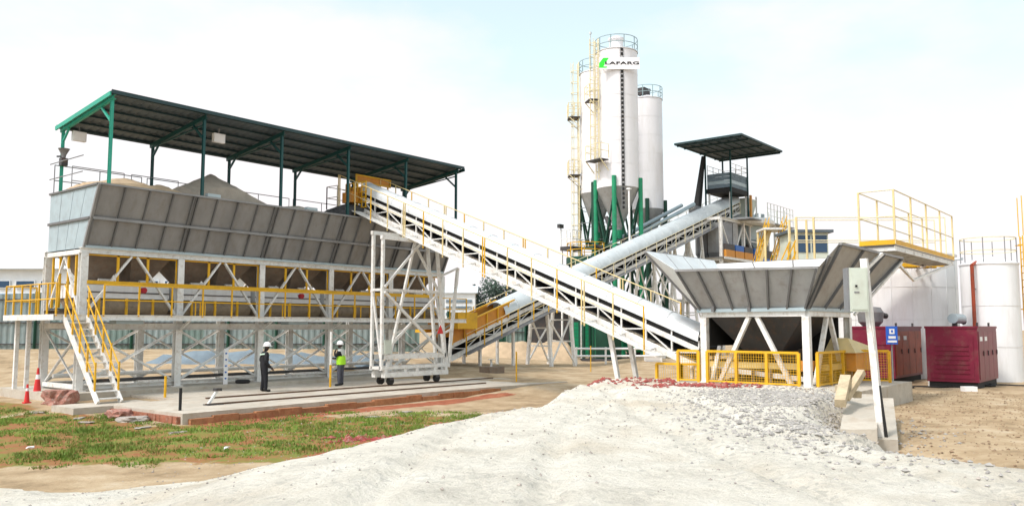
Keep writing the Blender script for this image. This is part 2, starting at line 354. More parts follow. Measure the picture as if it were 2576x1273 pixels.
def sand_ramp():
    xs = grid_axis(-45, 16, [(-14, 1.), (14, .17), (16, .5)]); ys = grid_axis(-14, 30.5, [(6, 1.), (30.5, .17)])
    idx = {}; v = []; f = []; inside = {}
    for j, d in enumerate(ys):
        for i, x in enumerate(xs):
            z, s = ramp_z(x, d); gx, gy, _ = site(x, d)
            gz = ground_z(gx, gy)
            idx[i, j] = len(v); inside[i, j] = s; v.append((gx, gy, z if s > -.2 else min(z, gz - .12)))
    for j in range(len(ys) - 1):
        for i in range(len(xs) - 1):
            if max(inside[i, j], inside[i + 1, j], inside[i, j + 1], inside[i + 1, j + 1]) > -.5:
                f.append((idx[i, j], idx[i + 1, j], idx[i + 1, j + 1], idx[i, j + 1]))
    m = bpy.data.materials.new('ramp_sand'); m.use_nodes = True; t = m.node_tree; b = t.nodes['Principled BSDF']; b.inputs['Roughness'].default_value = .95
    b.inputs['Specular IOR Level'].default_value = .15
    g = t.nodes.new('ShaderNodeNewGeometry')
    def nz_(s, det=8, ro=.65, st=(1, 1, 1)):
        mp_ = t.nodes.new('ShaderNodeMapping'); mp_.inputs['Scale'].default_value = st; t.links.new(g.outputs['Position'], mp_.inputs[0])
        n = t.nodes.new('ShaderNodeTexNoise'); n.inputs['Scale'].default_value = s; n.inputs['Detail'].default_value = det; n.inputs['Roughness'].default_value = ro
        t.links.new(mp_.outputs[0], n.inputs['Vector']); return n.outputs[0]
    r = t.nodes.new('ShaderNodeValToRGB'); e = r.color_ramp.elements; e.new(.5)
    for q, (p, c) in zip(e, ((.3, (.52, .49, .42)), (.5, (.69, .655, .565)), (.7, (.76, .73, .65)))): q.position = p; q.color = (*c, 1)
    t.links.new(nz_(1.3, 10, .72), r.inputs[0])
    r2 = t.nodes.new('ShaderNodeMapRange'); r2.inputs[1].default_value = .52; r2.inputs[2].default_value = .68; r2.inputs[4].default_value = .75
    t.links.new(nz_(.35, 6), r2.inputs[0])
    mxx = t.nodes.new('ShaderNodeMix'); mxx.data_type = 'RGBA'; mxx.inputs[7].default_value = (.55, .48, .37, 1)
    t.links.new(r2.outputs[0], mxx.inputs[0]); t.links.new(r.outputs[0], mxx.inputs[6])
    vo = t.nodes.new('ShaderNodeTexVoronoi'); vo.inputs['Scale'].default_value = 13; t.links.new(g.outputs['Position'], vo.inputs['Vector'])
    sv_ = t.nodes.new('ShaderNodeSeparateColor'); t.links.new(vo.outputs['Color'], sv_.inputs[0])
    rs_ = t.nodes.new('ShaderNodeMapRange'); rs_.inputs[1].default_value = .55; rs_.inputs[2].default_value = 1.0; rs_.inputs[4].default_value = .55; t.links.new(sv_.outputs[0], rs_.inputs[0])
    pm_ = t.nodes.new('ShaderNodeMath'); pm_.operation = 'MULTIPLY'; t.links.new(rs_.outputs[0], pm_.inputs[0])
    rp_ = t.nodes.new('ShaderNodeMapRange'); rp_.inputs[1].default_value = .42; rp_.inputs[2].default_value = .62; t.links.new(nz_(.8, 7, .7), rp_.inputs[0]); t.links.new(rp_.outputs[0], pm_.inputs[1])
    mg_ = t.nodes.new('ShaderNodeMix'); mg_.data_type = 'RGBA'; mg_.inputs[7].default_value = (.38, .37, .33, 1)
    t.links.new(pm_.outputs[0], mg_.inputs[0]); t.links.new(mxx.outputs[2], mg_.inputs[6])
    t.links.new(mg_.outputs[2], b.inputs['Base Color'])
    bp = t.nodes.new('ShaderNodeBump'); bp.inputs['Strength'].default_value = 1.0; bp.inputs['Distance'].default_value = .10
    t.links.new(nz_(7, 9, .7), bp.inputs['Height']); t.links.new(bp.outputs[0], b.inputs['Normal'])
    used = sorted({i for q in f for i in q}); re = {a: k for k, a in enumerate(used)}
    me = bpy.data.meshes.new('sand_ramp'); me.from_pydata([v[i] for i in used], [], [tuple(re[i] for i in q) for q in f])
    me.polygons.foreach_set('use_smooth', [True] * len(me.polygons)); me.materials.append(m)
    o = bpy.data.objects.new('sand_ramp', me); link(o, None, (0, 0, 0)); tag(o, kind='structure')
sand_ramp()
def surf(sx, d):
    gx, gy, _ = site(sx, d); z = ground_z(gx, gy); rz, s = ramp_z(sx, d)
    return max(z, rz) if s > -.2 else z

# concrete slabs
def prism(name, poly, z0, z1, m, parent=None):
    n = len(poly)
    return add(name, [(x, y, z0) for x, y in poly] + [(x, y, z1) for x, y in poly],
               [tuple(range(n))[::-1], tuple(range(n, 2 * n))] + [(i, (i + 1) % n, n + (i + 1) % n, n + i) for i in range(n)], m, parent)
tag(box('bin_pad', -1.0, 19.8, -.85, 4.6, -.6, 0, 'concrete'), kind='structure')
ap = tag(prism('track_slab', [(-.9, -8.7), (2.5, -8.62), (7.6, -8.35), (13, -8.45), (17.6, -8.8), (17.6, -.855), (1.5, -.855), (1.5, -4.0), (-.9, -4.2)], -.62, -.15, 'concrete'), kind='structure')
for k, y in enumerate((-6.85, -4.70)):
    beam('rail', (.9 if k == 0 else 2.2, y, -.128), (14.2 if k == 0 else 17.2, y, -.128), .08, 'rail_rust', ap, h=.06)
tag(box('stair_pad', -2.1, .6, -4.6, -3.05, -.6, -.155, 'concrete'), kind='structure')
# red brickwork showing along the slab edge
x = -.72
while x < 13.2:
    ln = random.uniform(.55, 1.1); o_ = .33 * min(1, max(0, (x - 2.5) / 5.1)); z0 = -.56 + .05 * random.random()
    box('edge_block', x, x + ln - .02, -8.80 - .05 * random.random() + o_, -8.60 + o_, z0, z0 + random.uniform(.24, .33), 'soil_edge', ap); x += ln
for j in range(19):
    y = -8.6 + j * .235; box('brick', -1.0 - .03 * random.random(), -.86, y, y + .215, -.52, -.24, 'brick_red', ap)

# ------------------------------------------------------------------ aggregate bin row
BW, NB = 3.7, 5; LX = BW * NB
bins = thing('aggregate_bins', 'long row of grey steel aggregate bins on white columns with a yellow railed walkway', 'aggregate bin', (LX / 2, 1.5, 0))
for i in range(NB + 1):
    x = i * BW
    for y in (0, 3.0):
        beam('column', (x, y, 0.02), (x, y, 4.95), .26, 'white_paint', bins, h=.24, kind='H')
        box('base_plate', x - .2, x + .2, y - .2, y + .2, 0, .03, 'white_paint', bins)
    beam('cross_beam', (x, .13, 2.33), (x, 2.87, 2.33), .14, 'white_paint', bins, h=.2)
    beam('cross_beam', (x, .13, .16), (x, 2.87, .16), .12, 'white_paint', bins, h=.16)
for y in (0, 3.0):
    beam('sill_beam', (-.1, y, .15), (LX + .1, y, .15), .15, 'white_paint', bins, h=.15, kind='U', up=(0, 0, 1))
    beam('platform_beam', (-.13, y + (-.14 if y == 0 else .14), 2.30), (LX + .13, y + (-.14 if y == 0 else .14), 2.30), .12, 'white_paint', bins, h=.24, kind='U')
    beam('top_beam', (-.14, y, 5.04), (LX + .14, y, 5.04), .24, 'white_paint', bins, h=.20, kind='H')
    for i in range(NB):
        a, b = i * BW + .12, (i + 1) * BW - .12
        beam('brace', (a, y - .03, .27), (b, y - .03, 2.15), .10, 'white_paint', bins, h=.09, kind='L')
        beam('brace', (a, y + .05, 2.15), (b, y + .05, .27), .10, 'white_paint', bins, h=.09, kind='L')
        c = (a + b) / 2
        beam('upper_brace', (c - .1, y, 4.92), (a, y, 2.75), .12, 'white_paint', bins, h=.07)
        beam('upper_brace', (c + .1, y, 4.92), (b, y, 2.75), .12, 'white_paint', bins, h=.07)
        for q in (.33, .66):
            beam('gate_frame', (a + (b - a) * q, y + .02, 3.96), (a + (b - a) * q, y + .02, 4.93), .09, 'yellow_paint', bins, h=.05)
        if y == 0:
            beam('gate_rail', (a, .02, 4.90), (b, .02, 4.90), .05, 'yellow_paint', bins, h=.05)
            for xx in (a + .02, b - .02): beam('gate_frame', (xx, .02, 3.96), (xx, .02, 4.88), .05, 'yellow_paint', bins)
    beam('guard_beam', (.1, y + (-.1 if y == 0 else .1), 3.90), (LX - .1, y + (-.1 if y == 0 else .1), 3.90), .08, 'yellow_paint', bins, h=.13)
for y in (0,):      # end frames
    for x in (0, LX):
        beam('brace', (x, .15, .27), (x, 2.85, 2.15), .09, 'white_paint', bins, h=.05, kind='L'); beam('brace', (x + .06, .15, 2.15), (x + .06, 2.85, .27), .09, 'white_paint', bins, h=.05, kind='L')
        beam('top_beam', (x, .12, 5.0), (x, 2.88, 5.0), .18, 'white_paint', bins, h=.16)
        for yy in (.55, 1.2, 1.9, 2.5): beam('gate_frame', (x, yy, 3.0), (x, yy, 4.9), .07, 'yellow_paint', bins)
        beam('upper_brace', (x, 1.5, 4.9), (x, .15, 2.8), .1, 'white_paint', bins, h=.06); beam('upper_brace', (x, 1.5, 4.9), (x, 2.85, 2.8), .1, 'white_paint', bins, h=.06)
# bin bottoms, weigh hopper, belt
for i in range(NB):
    a, b = i * BW, (i + 1) * BW; c = (a + b) / 2
    T = [(a + .15, .15, 5.08), (b - .15, .15, 5.08), (b - .15, 2.85, 5.08), (a + .15, 2.85, 5.08)]
    for s in (-.78, .78):
        B = [(c + s - .38, 1.1, 4.05), (c + s + .38, 1.1, 4.05), (c + s + .38, 1.9, 4.05), (c + s - .38, 1.9, 4.05)]
        x0, x1 = (a + .15, c) if s < 0 else (c, b - .15)
        TT = [(x0, .15, 5.08), (x1, .15, 5.08), (x1, 2.85, 5.08), (x0, 2.85, 5.08)]
        add('discharge_cone', TT + B, [(0, 1, 5, 4), (1, 2, 6, 5), (2, 3, 7, 6), (3, 0, 4, 7), (4, 5, 6, 7)], 'hopper_rust', bins)
        box('gate_box', c + s - .42, c + s + .42, 1.05, 1.95, 3.92, 4.06, 'grey_steel', bins)
        tube('gate_cylinder', (c + s - .2, .7, 4.02), (c + s + .3, .7, 4.02), .07, 'white_paint', bins)
    q = [(a + .12, .55), (b - .12, .55), (b - .12, 2.45), (a + .12, 2.45)]
    box('weigh_hopper', a + .12, b - .12, .55, 2.45, 3.36, 3.85, 'tank_paint', bins)
    box('hopper_seam', a + .12, b - .12, .52, .549, 3.56, 3.60, 'dark_steel', bins)
    add('hopper_trough', [(a + .2, .6, 3.36), (b - .2, .6, 3.36), (b - .2, 2.4, 3.36), (a + .2, 2.4, 3.36), (a + .2, 1.1, 2.98), (b - .2, 1.1, 2.98), (b - .2, 1.9, 2.98), (a + .2, 1.9, 2.98)],
        [(0, 1, 5, 4), (1, 2, 6, 5), (2, 3, 7, 6), (3, 0, 4, 7), (4, 5, 6, 7), (3, 2, 1, 0)], 'hopper_rust', bins)
    tube('belt_cover', (a + .16, .72, 3.06), (b - .16, .72, 3.06), .27, 'belt_tan', bins, 16)
    for k in range(3): tube('idler', (a + .6 + k * 1.2, .95, 2.86), (a + .6 + k * 1.2, 2.05, 2.86), .06, 'grey_steel', bins)
    box('drip_tray', a + .9, a + 1.9, -.80, -.25, 2.40, 2.52, 'galv_blue', bins) if i in (0, 2, 4) else None
box('weigh_belt', -.4, LX + 1.2, 1.05, 1.95, 2.92, 2.95, 'rubber', bins)
for y in (.9, 2.1): beam('belt_channel', (-.4, y, 2.80), (LX + 1.2, y, 2.80), .08, 'hopper_rust', bins, h=.2, kind='U')
tube('service_pipe', (.2, .3, .34), (LX, .3, .34), .06, 'dark_steel', bins)
tube('service_pipe', (.2, 2.6, .45), (LX, 2.6, .45), .08, 'white_paint', bins)
# flared walls: panels, ribs, rails
ZB, ZM, ZT, YF = 5.14, 6.18, 7.36, -1.02
def wy(z): return YF * (z - ZB) / (ZT - ZB)
NPB = 4
for i in range(NB * NPB):
    a, b = i * BW / NPB, (i + 1) * BW / NPB
    for z0, z1 in ((ZB, ZM), (ZM, ZT)):
        slab('wall_panel', [(a + .012, wy(z0), z0), (b - .012, wy(z0), z0), (b - .012, wy(z1), z1), (a + .012, wy(z1), z1)], -.02 - .006 * random.random(), 'galv', bins)
        slab('wall_panel', [(a + .012, 3.0 - wy(z0) * .0, z0), (b - .012, 3.0 - wy(z0) * .0, z0), (b - .012, 3.0 - wy(z1) * .0, z1), (a + .012, 3.0 - wy(z1) * .0, z1)], .02, 'galv', bins)
for i in range(NB * NPB + 1):
    x = i * BW / NPB
    xs_ = [x] if i % NPB or i in (0, NB * NPB) else [x - .09, x + .09]
    for xx in xs_:
        xx = min(max(xx, .04), LX - .04)
        beam('wall_rib', (xx, wy(ZB) - .05, ZB), (xx, wy(ZM) - .05, ZM - .06), .05, 'rib_dark', bins, h=.09, up=(0, -1, 0))
        beam('wall_rib', (xx, wy(ZM) - .05, ZM + .06), (xx, wy(ZT) - .05, ZT - .03), .05, 'rib_dark', bins, h=.09, up=(0, -1, 0))
beam('wall_rail', (0, wy(ZM) - .06, ZM), (LX, wy(ZM) - .06, ZM), .13, 'galv', bins, h=.10)
beam('wall_rail', (-.02, wy(ZT) - .03, ZT), (LX + .02, wy(ZT) - .03, ZT), .14, 'galv', bins, h=.07)
beam('wall_rail', (-.02, 3.05, ZT), (LX + .02, 3.05, ZT), .12, 'galv', bins, h=.07)
beam('wall_rail', (0, wy(ZB) - .07, ZB + .04), (LX, wy(ZB) - .07, ZB + .04), .13, 'galv_blue', bins, h=.09)
for x, s in ((0, -1), (LX, 1)):
    for z0, z1 in ((ZB, ZM), (ZM, ZT)):
        n = 4
        for k in range(n):
            def yy(z, t): return wy(z) + (3.0 - wy(z) * .0 - wy(z)) * t
            t0, t1 = k / n + .004, (k + 1) / n - .004
            q = [(x, yy(z0, t0), z0), (x, yy(z0, t1), z0), (x, yy(z1, t1), z1), (x, yy(z1, t0), z1)]
            slab('end_panel', q, -.03 if s < 0 else .03, 'galv_blue', bins)  # paler and bluer than the front wall: sky light put into the colour
    beam('end_rail', (x + s * .07, wy(ZM), ZM), (x + s * .07, 3.0, ZM), .06, 'rib_dark', bins, h=.09)
    beam('end_rail', (x + s * .05, wy(ZT), ZT), (x + s * .05, 3.02, ZT), .08, 'rib_dark', bins, h=.07)
    beam('corner_angle', (x + s * .02, wy(ZB) - .03, ZB), (x + s * .02, wy(ZT) - .03, ZT), .10, 'galv', bins, h=.10)
for i in range(1, NB):
    x = i * BW
    add('divider', [(x - .02, 0, ZB), (x - .02, 3, ZB), (x - .02, 2.98, ZT - .05), (x - .02, YF + .05, ZT - .05), (x + .02, 0, ZB), (x + .02, 3, ZB), (x + .02, 2.98, ZT - .05), (x + .02, YF + .05, ZT - .05)], BF, 'galv', bins)
for x in (4.15, 8.9): box('lip_bracket', x, x + .55, YF - .10, YF + .12, ZT + .04, ZT + .16, 'galv_blue', bins)
# top guard rail behind the bins
for i in range(NB):
    a, b = i * BW + .12, (i + 1) * BW - .12
    for y, h0 in ((3.12, 7.36),):
        for z in (7.95, 8.55): beam('guard_rail', (a, y, z), (b, y, z), .04, 'grey_steel', bins, kind='o6')
        for x in (a, (a + b) / 2, b): beam('guard_post', (x, y, h0 - .25), (x, y, 8.55), .04, 'grey_steel', bins, kind='o6')
for z in (7.95, 8.55): beam('guard_rail', (-.05, -.9 + 1.2, z), (-.05, 3.12, z), .04, 'grey_steel', bins, kind='o6')
for i in range(2):
    a, b = .3 + i * 2.3, 2.3 + i * 2.3
    for z in (7.85, 8.4): beam('guard_rail', (a, 2.0, z), (b, 2.0, z), .035, 'grey_steel', bins, kind='o6')
    for x in (a, b): beam('guard_post', (x, 2.0, 7.2), (x, 2.0, 8.4), .035, 'grey_steel', bins, kind='o6')
# walkway
box('walkway_deck', -1.25, LX + .9, -.95, -.18, 2.62, 2.66, 'grey_steel', bins)
box('walkway_deck', -1.25, -.16, -.179, 3.4, 2.62, 2.66, 'grey_steel', bins)
beam('walkway_edge', (-1.28, -.98, 2.62), (LX + .9, -.98, 2.62), .06, 'white_paint', bins, h=.2, kind='U')
beam('walkway_edge', (-1.29, -.95, 2.62), (-1.29, 3.4, 2.62), .06, 'white_paint', bins, h=.2, kind='U')
beam('walkway_edge', (-1.25, 3.43, 2.62), (-.2, 3.43, 2.62), .06, 'white_paint', bins, h=.2, kind='U')
for i in range(NB + 1): beam('walkway_bracket', (i * BW, -.92, 2.56), (i * BW, -.2, 2.2), .08, 'white_paint', bins, h=.08)
for x in (-.85, -.45): beam('walkway_leg', (x, 3.3, .0), (x, 3.3, 2.55), .13, 'white_paint', bins, h=.13)
def wrail(pts, every=1.25, m='yellow_paint'): rail_run(bins, pts, (.58, 1.12), m, .026, every, pm='pale_yellow' if random.random() < .0 else m)
wrail([(0.35, -.97, 2.66), (LX + .9, -.97, 2.66)], 1.28)
wrail([(-1.25, -.97, 2.66), (-1.25, 3.4, 2.66), (-.2, 3.4, 2.66)], .72)
for x in (3.9, 4.1, 4.3, 7.9, 8.2, 11.9, 12.2, 15.4): beam('rail_post', (x, -.90, 2.66), (x, -.90, 3.25), .035, 'yellow_paint', bins)
for i in range(NB):
    for q in (.22, .5, .78): beam('trough_post', (i * BW + BW * q, .45, 2.66), (i * BW + BW * q, .45, 3.36), .09, 'yellow_paint', bins, h=.06)
for x in (2.15, 9.35):
    box('siren_bracket', x - .04, x + .04, -.14, -.02, 3.62, 3.72, 'grey_steel', bins); tube('siren', (x, -.30, 3.66), (x, -.14, 3.66), .11, 'red_lamp', bins, 10)
# stair
st0, st1 = (-.62, -3.75, -.155), (-.62, -.98, 2.64)
for s in (-.38, .38):
    o_ = beam('stair_stringer', (st0[0] + s, st0[1], st0[2] + .02), (st1[0] + s, st1[1], st1[2]), .06, 'white_paint', bins, h=.20)
    for hh in (.5, .98):
        beam('stair_rail', (st0[0] + s, st0[1] + .25, st0[2] + .2 + hh), (st1[0] + s, st1[1], st1[2] + hh + .1), .05, 'yellow_paint', bins, kind='o6')
    for k in range(5):
        p = Vector(lerp(st0, st1, .09 + k * .215)); beam('stair_post', p + Vector((s, 0, .05)), p + Vector((s, 0, 1.06)), .05, 'yellow_paint', bins)
for k in range(12):
    p = lerp(st0, st1, (k + .6) / 12.6); box('stair_tread', p[0] - .35, p[0] + .35, p[1] - .11, p[1] + .11, p[2], p[2] + .035, 'white_paint', bins)

# ------------------------------------------------------------------ canopy over the bins
can = thing('bin_canopy', 'long lean-to canopy of dark corrugated sheets on green posts over the aggregate bins', 'canopy', (LX / 2, 1.1, 7.36))
RN, RF = (-1.25, 10.72), (3.25, 10.12)     # roof edge near / far: y, z
def rz(y): return RN[1] + (RF[1] - RN[1]) * (y - RN[0]) / (RF[0] - RN[0])
NPST = 6
for i in range(NPST):
    x = .32 + i * (18.5 - .32) / (NPST - 1)
    g = 'canopy_green_sunlit' if i == 0 else 'canopy_green'
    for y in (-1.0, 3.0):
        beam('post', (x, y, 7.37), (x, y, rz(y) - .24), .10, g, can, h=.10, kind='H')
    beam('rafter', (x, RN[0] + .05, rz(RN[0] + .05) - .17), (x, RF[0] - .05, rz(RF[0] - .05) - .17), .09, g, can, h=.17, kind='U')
    beam('knee_brace', (x, -.95, rz(-1) - 1.0), (x, -.2, rz(-.2) - .28), .07, g, can); beam('knee_brace', (x, 3.07, rz(3) - .75), (x, 2.5, rz(2.5) - .28), .07, g, can)
    if 0 < i: beam('truss_chord', (x, -.95, rz(-1) - .45), (x, 3.07, rz(3) - .28), .05, g, can)
for k in range(6):
    y = RN[0] + .1 + k * (RF[0] - RN[0] - .2) / 5
    beam('purlin', (.22, y, rz(y) - .045), (18.75, y, rz(y) - .045), .07, 'roof_steel', can, h=.08, kind='U')
NSH = 19
for k in range(NSH):
    x0, x1 = .16 + k * 18.72 / NSH, .16 + (k + 1) * 18.72 / NSH
    n = 12; v = []; f = []
    for i in range(n + 1):
        x = x0 + (x1 - x0) * i / n; dz = .022 * (1 if (i // 2) % 2 else -1) * (0 if i % 4 == 3 else 1)
        for y in (RN[0], RF[0]): v.append((x, y, rz(y) + .03 + dz)); v.append((x, y, rz(y) + .024 + dz))
    for i in range(n):
        a = i * 4; b = a + 4
        f += [(a, b, b + 2, a + 2), (a + 1, a + 3, b + 3, b + 1), (a, a + 1, b + 1, b), (a + 2, b + 2, b + 3, a + 3)]
    add('roof_sheet', v, f, 'roof_sheet', can)
beam('fascia', (.16, RN[0] - .02, RN[1] - .02), (18.85, RN[0] - .02, RN[1] - .02), .03, 'roof_steel', can, h=.14)
beam('fascia', (.16, RF[0] + .02, RF[1] - .02), (18.85, RF[0] + .02, RF[1] - .02), .03, 'roof_steel', can, h=.14)
for x in (.13, 18.9): beam('gable_trim', (x, RN[0], RN[1] - .10), (x, RF[0], RF[1] - .10), .05, 'canopy_green_sunlit' if x < 1 else 'canopy_green', can, h=.16)
for x, y, lab in ((.75, 2.6, 'white floodlight under the canopy beside its end gable'), (5.2, .0, 'white floodlight under the middle of the canopy roof')):
    t = thing('floodlight', lab, 'floodlight', (x, y, rz(y) - .75), 'floodlights under the canopy')
    beam('bracket', (x, y, rz(y) - .32), (x, y, rz(y) - .09), .04, 'grey_steel', t)
    o_ = box('housing', x - .25, x + .25, y - .09, y + .09, rz(y) - .68, rz(y) - .31, 'sign_white', t)
    box('lens', x - .21, x + .21, y - .102, y - .091, rz(y) - .64, rz(y) - .35, 'helmet', t)
t = thing('loudspeaker', 'dark horn loudspeaker clamped to the rear end post of the canopy', 'loudspeaker', (.3, 2.9, 8.5))
lathe('horn', (.32, 2.86, 8.85), [(.06, -.05), (.09, .1), (.2, .32), (.22, .34)], 'grey_steel', t, 14); box('driver', .2, .44, 2.74, 2.98, 8.52, 8.82, 'dark_steel', t)
beam('clamp', (.18, 3.12, 8.9), (.32, 2.86, 8.9), .06, 'dark_steel', t)

# ------------------------------------------------------------------ heaps in the bins
def heap(name, label, x0, x1, y0, y1, zb, peaks, m, cat='heap', group=None, cell=.12):
    nx, ny = max(6, int((x1 - x0) / cell)), max(6, int((y1 - y0) / cell)); v = []; f = []
    for j in range(ny + 1):
        for i in range(nx + 1):
            x = x0 + (x1 - x0) * i / nx; y = y0 + (y1 - y0) * j / ny
            z = zb
            for px, py, h, s in peaks: z = max(z, zb + h - s * math.hypot(x - px, (y - py)))
            e = min(x - x0, x1 - x, y - y0, y1 - y)
            z += .06 * fnoise(x, y, 1.1) + .025 * fnoise(x, y, 4)
            v.append((x, y, z))
    for j in range(ny):
        for i in range(nx): a = j * (nx + 1) + i; f.append((a, a + 1, a + nx + 2, a + nx + 1))
    rim = [j * (nx + 1) for j in range(ny, -1, -1)] + list(range(1, nx + 1)) + [j * (nx + 1) + nx for j in range(1, ny + 1)] + [ny * (nx + 1) + i for i in range(nx - 1, 0, -1)]
    k0 = len(v); v += [(v[i][0], v[i][1], zb - .15) for i in rim]; n = len(rim)
    for i in range(n): f.append((rim[i], k0 + i, k0 + (i + 1) % n, rim[(i + 1) % n]))
    f.append(tuple(range(k0, k0 + n)))
    return tag(add(name, v, f, m, smooth=True), label, cat, group)
HY = (-.60, 2.9)
heap('sand_heap', 'low tan sand heap in the bin at the railed stair end', .1, 3.6, *HY, 7.25, [(1.7, .8, .75, .28), (2.8, .3, .6, .35)], 'sand_tan', 'sand heap')
heap('sand_heap', 'tallest brown sand heap, peaked above the bin wall', 3.8, 7.3, *HY, 7.25, [(5.4, .8, 1.45, .55), (4.2, .5, .85, .45), (6.5, .6, .75, .45)], 'sand_grey', 'sand heap')
heap('sand_heap', 'low pale sand heap in the middle bin', 7.5, 11.0, *HY, 7.15, [(9.4, .5, .65, .25)], 'sand_pale', 'sand heap')
heap('gravel_heap', 'dark gravel heap below the yellow conveyor head in the bins', 11.2, 14.7, *HY, 7.1, [(12.4, .2, 1.15, .4), (13.6, .1, .8, .35)], 'gravel_dark', 'gravel heap')
heap('sand_heap', 'low grey sand heap in the end bin past the dark gravel', 14.9, 18.4, *HY, 6.75, [(16.6, .6, .5, .3)], 'sand_grey', 'sand heap')

# ------------------------------------------------------------------ shuttle conveyor feeding the bins
def conveyor(par, P, t0, t1, half, nseg, hood_m, hood_r, hood_h, truss_h, gap, chord_m, belt_m='rubber', hood_from=0., hood_to=1., chord_w=.16, low_w=.2, pan=1.0, nose=True):
    """P(t, s, h): point at t along the conveyor, s across, h above the bottom chord"""
    ln = (Vector(P(1, 0, 0)) - Vector(P(0, 0, 0))).length
    npan = int(ln / pan)
    for s in (-half, half):
        beam('lower_chord', P(0, s, low_w / 2), P(1, s, low_w / 2), .07, chord_m, par, h=low_w, kind='U')
        beam('upper_chord', P(0, s, truss_h + chord_w / 2), P(1, s, truss_h + chord_w / 2), .08, chord_m, par, h=chord_w, kind='box')
        for k in range(npan + 1):
            t = k / npan
            beam('truss_post', P(t, s, low_w), P(t, s, truss_h), .055, chord_m, par)
            if k < npan:
                a, b = (low_w, truss_h) if k % 2 else (truss_h, low_w)
                beam('truss_diagonal', P(t, s, a), P((k + 1) / npan, s, b), .045, chord_m, par)
    for k in range(npan + 1):
        t = k / npan
        beam('cross_member', P(t, -half, low_w * .5), P(t, half, low_w * .5), .06, chord_m, par)
        beam('idler_stand', P(t, -half, truss_h + chord_w + .02), P(t, half, truss_h + chord_w + .02), .05, 'dark_steel', par)
        for s in (-half, half): beam('hood_bracket', P(t, s, truss_h + chord_w), P(t, s, truss_h + chord_w + gap + .03), .045, chord_m, par)
    hb = truss_h + chord_w
    add('belt', [P(0, -half * .8, hb + .14), P(0, half * .8, hb + .14), P(1, half * .8, hb + .14), P(1, -half * .8, hb + .14), P(0, -half * .8, hb + .08), P(0, half * .8, hb + .08), P(1, half * .8, hb + .08), P(1, -half * .8, hb + .08)], BF, belt_m, par)
    add('return_belt', [P(0, -half * .8, .30), P(0, half * .8, .30), P(1, half * .8, .30), P(1, -half * .8, .30), P(0, -half * .8, .27), P(0, half * .8, .27), P(1, half * .8, .27), P(1, -half * .8, .27)], BF, belt_m, par)
    add('skirt', [P(0.02, -half * .9, hb + .02), P(.02, -half * .9, hb + gap + .05), P(.98, -half * .9, hb + gap + .05), P(.98, -half * .9, hb + .02), P(0.02, -half * .88, hb + .02), P(.02, -half * .88, hb + gap + .05), P(.98, -half * .88, hb + gap + .05), P(.98, -half * .88, hb + .02)], BF, 'rubber', par)
    add('return_guard', [P(0.02, half * .86, low_w), P(.02, half * .86, truss_h), P(.98, half * .86, truss_h), P(.98, half * .86, low_w), P(0.02, half * .9, low_w), P(.02, half * .9, truss_h), P(.98, half * .9, truss_h), P(.98, half * .9, low_w)], BF, 'rubber', par)
    z0 = hb + gap; n = 10
    for k in range(nseg):
        a = hood_from + (hood_to - hood_from) * k / nseg; b = hood_from + (hood_to - hood_from) * (k + 1) / nseg - .0012
        v = []; f = []
        for t in (a, b):
            for rr in (0, .02):
                for i in range(n + 1):
                    g = math.pi * i / n; v.append(P(t, -math.cos(g) * (hood_r - rr), z0 + math.sin(g) * (hood_h - rr)))
        m_ = n + 1
        for i in range(n):
            f += [(i, i + 1, 2 * m_ + i + 1, 2 * m_ + i), (m_ + i, 3 * m_ + i, 3 * m_ + i + 1, m_ + i + 1), (i, m_ + i, m_ + i + 1, i + 1), (2 * m_ + i, 2 * m_ + i + 1, 3 * m_ + i + 1, 3 * m_ + i)]
        o = add('hood_segment', v, f, hood_m, par, smooth=True); o.data.set_sharp_from_angle(angle=R(40))
        rb = MB()
        pts = [P(b, -math.cos(math.pi * i / n) * (hood_r + .006), z0 + math.sin(math.pi * i / n) * (hood_h + .006)) for i in range(n + 1)]
        for p, q in zip(pts[:-1], pts[1:]): rb.put(*vbeam(p, q, .018, .02))
        rb.build('hood_rib', 'hood' if hood_m == 'hood' else 'hood_blue', par)

XC = 11.7
def zb(y): return 7.35 + .378 * (y + 1.5)
def xc(y): return 11.55 + (y + 18.6) * .086
Y0, Y1 = -18.6, .6
def PC(t, s, h): y = Y0 + (Y1 - Y0) * t; return (xc(y) + s, y, zb(y) + h)
sh = thing('shuttle_conveyor', 'white hooded belt conveyor rising to the bins on a wheeled lattice tower', 'conveyor', (XC, -4.7, -.1))
conveyor(sh, PC, 0, 1, .5, 15, 'hood', .58, .52, .58, .19, 'white_paint', hood_from=.0, hood_to=.955, pan=1.05)
# walkways and rails
for s, h in ((-1.02, 1.45), (1.02, 1.62)):
    add('walkway', [PC(.06, s - .28, .0), PC(.06, s + .28, .0), PC(.99, s + .28, .0), PC(.99, s - .28, .0), PC(.06, s - .28, .04), PC(.06, s + .28, .04), PC(.99, s + .28, .04), PC(.99, s - .28, .04)], BF, 'white_paint' if s < 0 else 'grey_steel', sh)
    e = s - .26 if s < 0 else s + .26; m_ = 'pale_yellow' if s < 0 else 'pale_yellow'
    beam('hand_rail', PC(.085, e, h), PC(.99, e, h), .045, m_, sh, kind='o6')
    beam('knee_rail', PC(.085, e, h * .55), PC(.99, e, h * .55), .028, m_, sh, kind='o6') if s < 0 else None
    n = 14
    for k in range(n + 1):
        t = .085 + (.99 - .085) * k / n
        for dt in ((0, .006) if k % 4 == 2 else (0,)):
            p = PC(t + dt, e, -.12 if s < 0 else 0); q = (p[0], p[1], PC(t + dt, e, h)[2])
            beam('rail_post', p, q, .04, 'pale_yellow' if k % 3 else 'yellow_paint', sh)
        beam('walkway_bracket', PC(t, math.copysign(.5, s), .1), PC(t, s, .0), .05, 'white_paint', sh)
_before = set(o.name for o in sh.children)
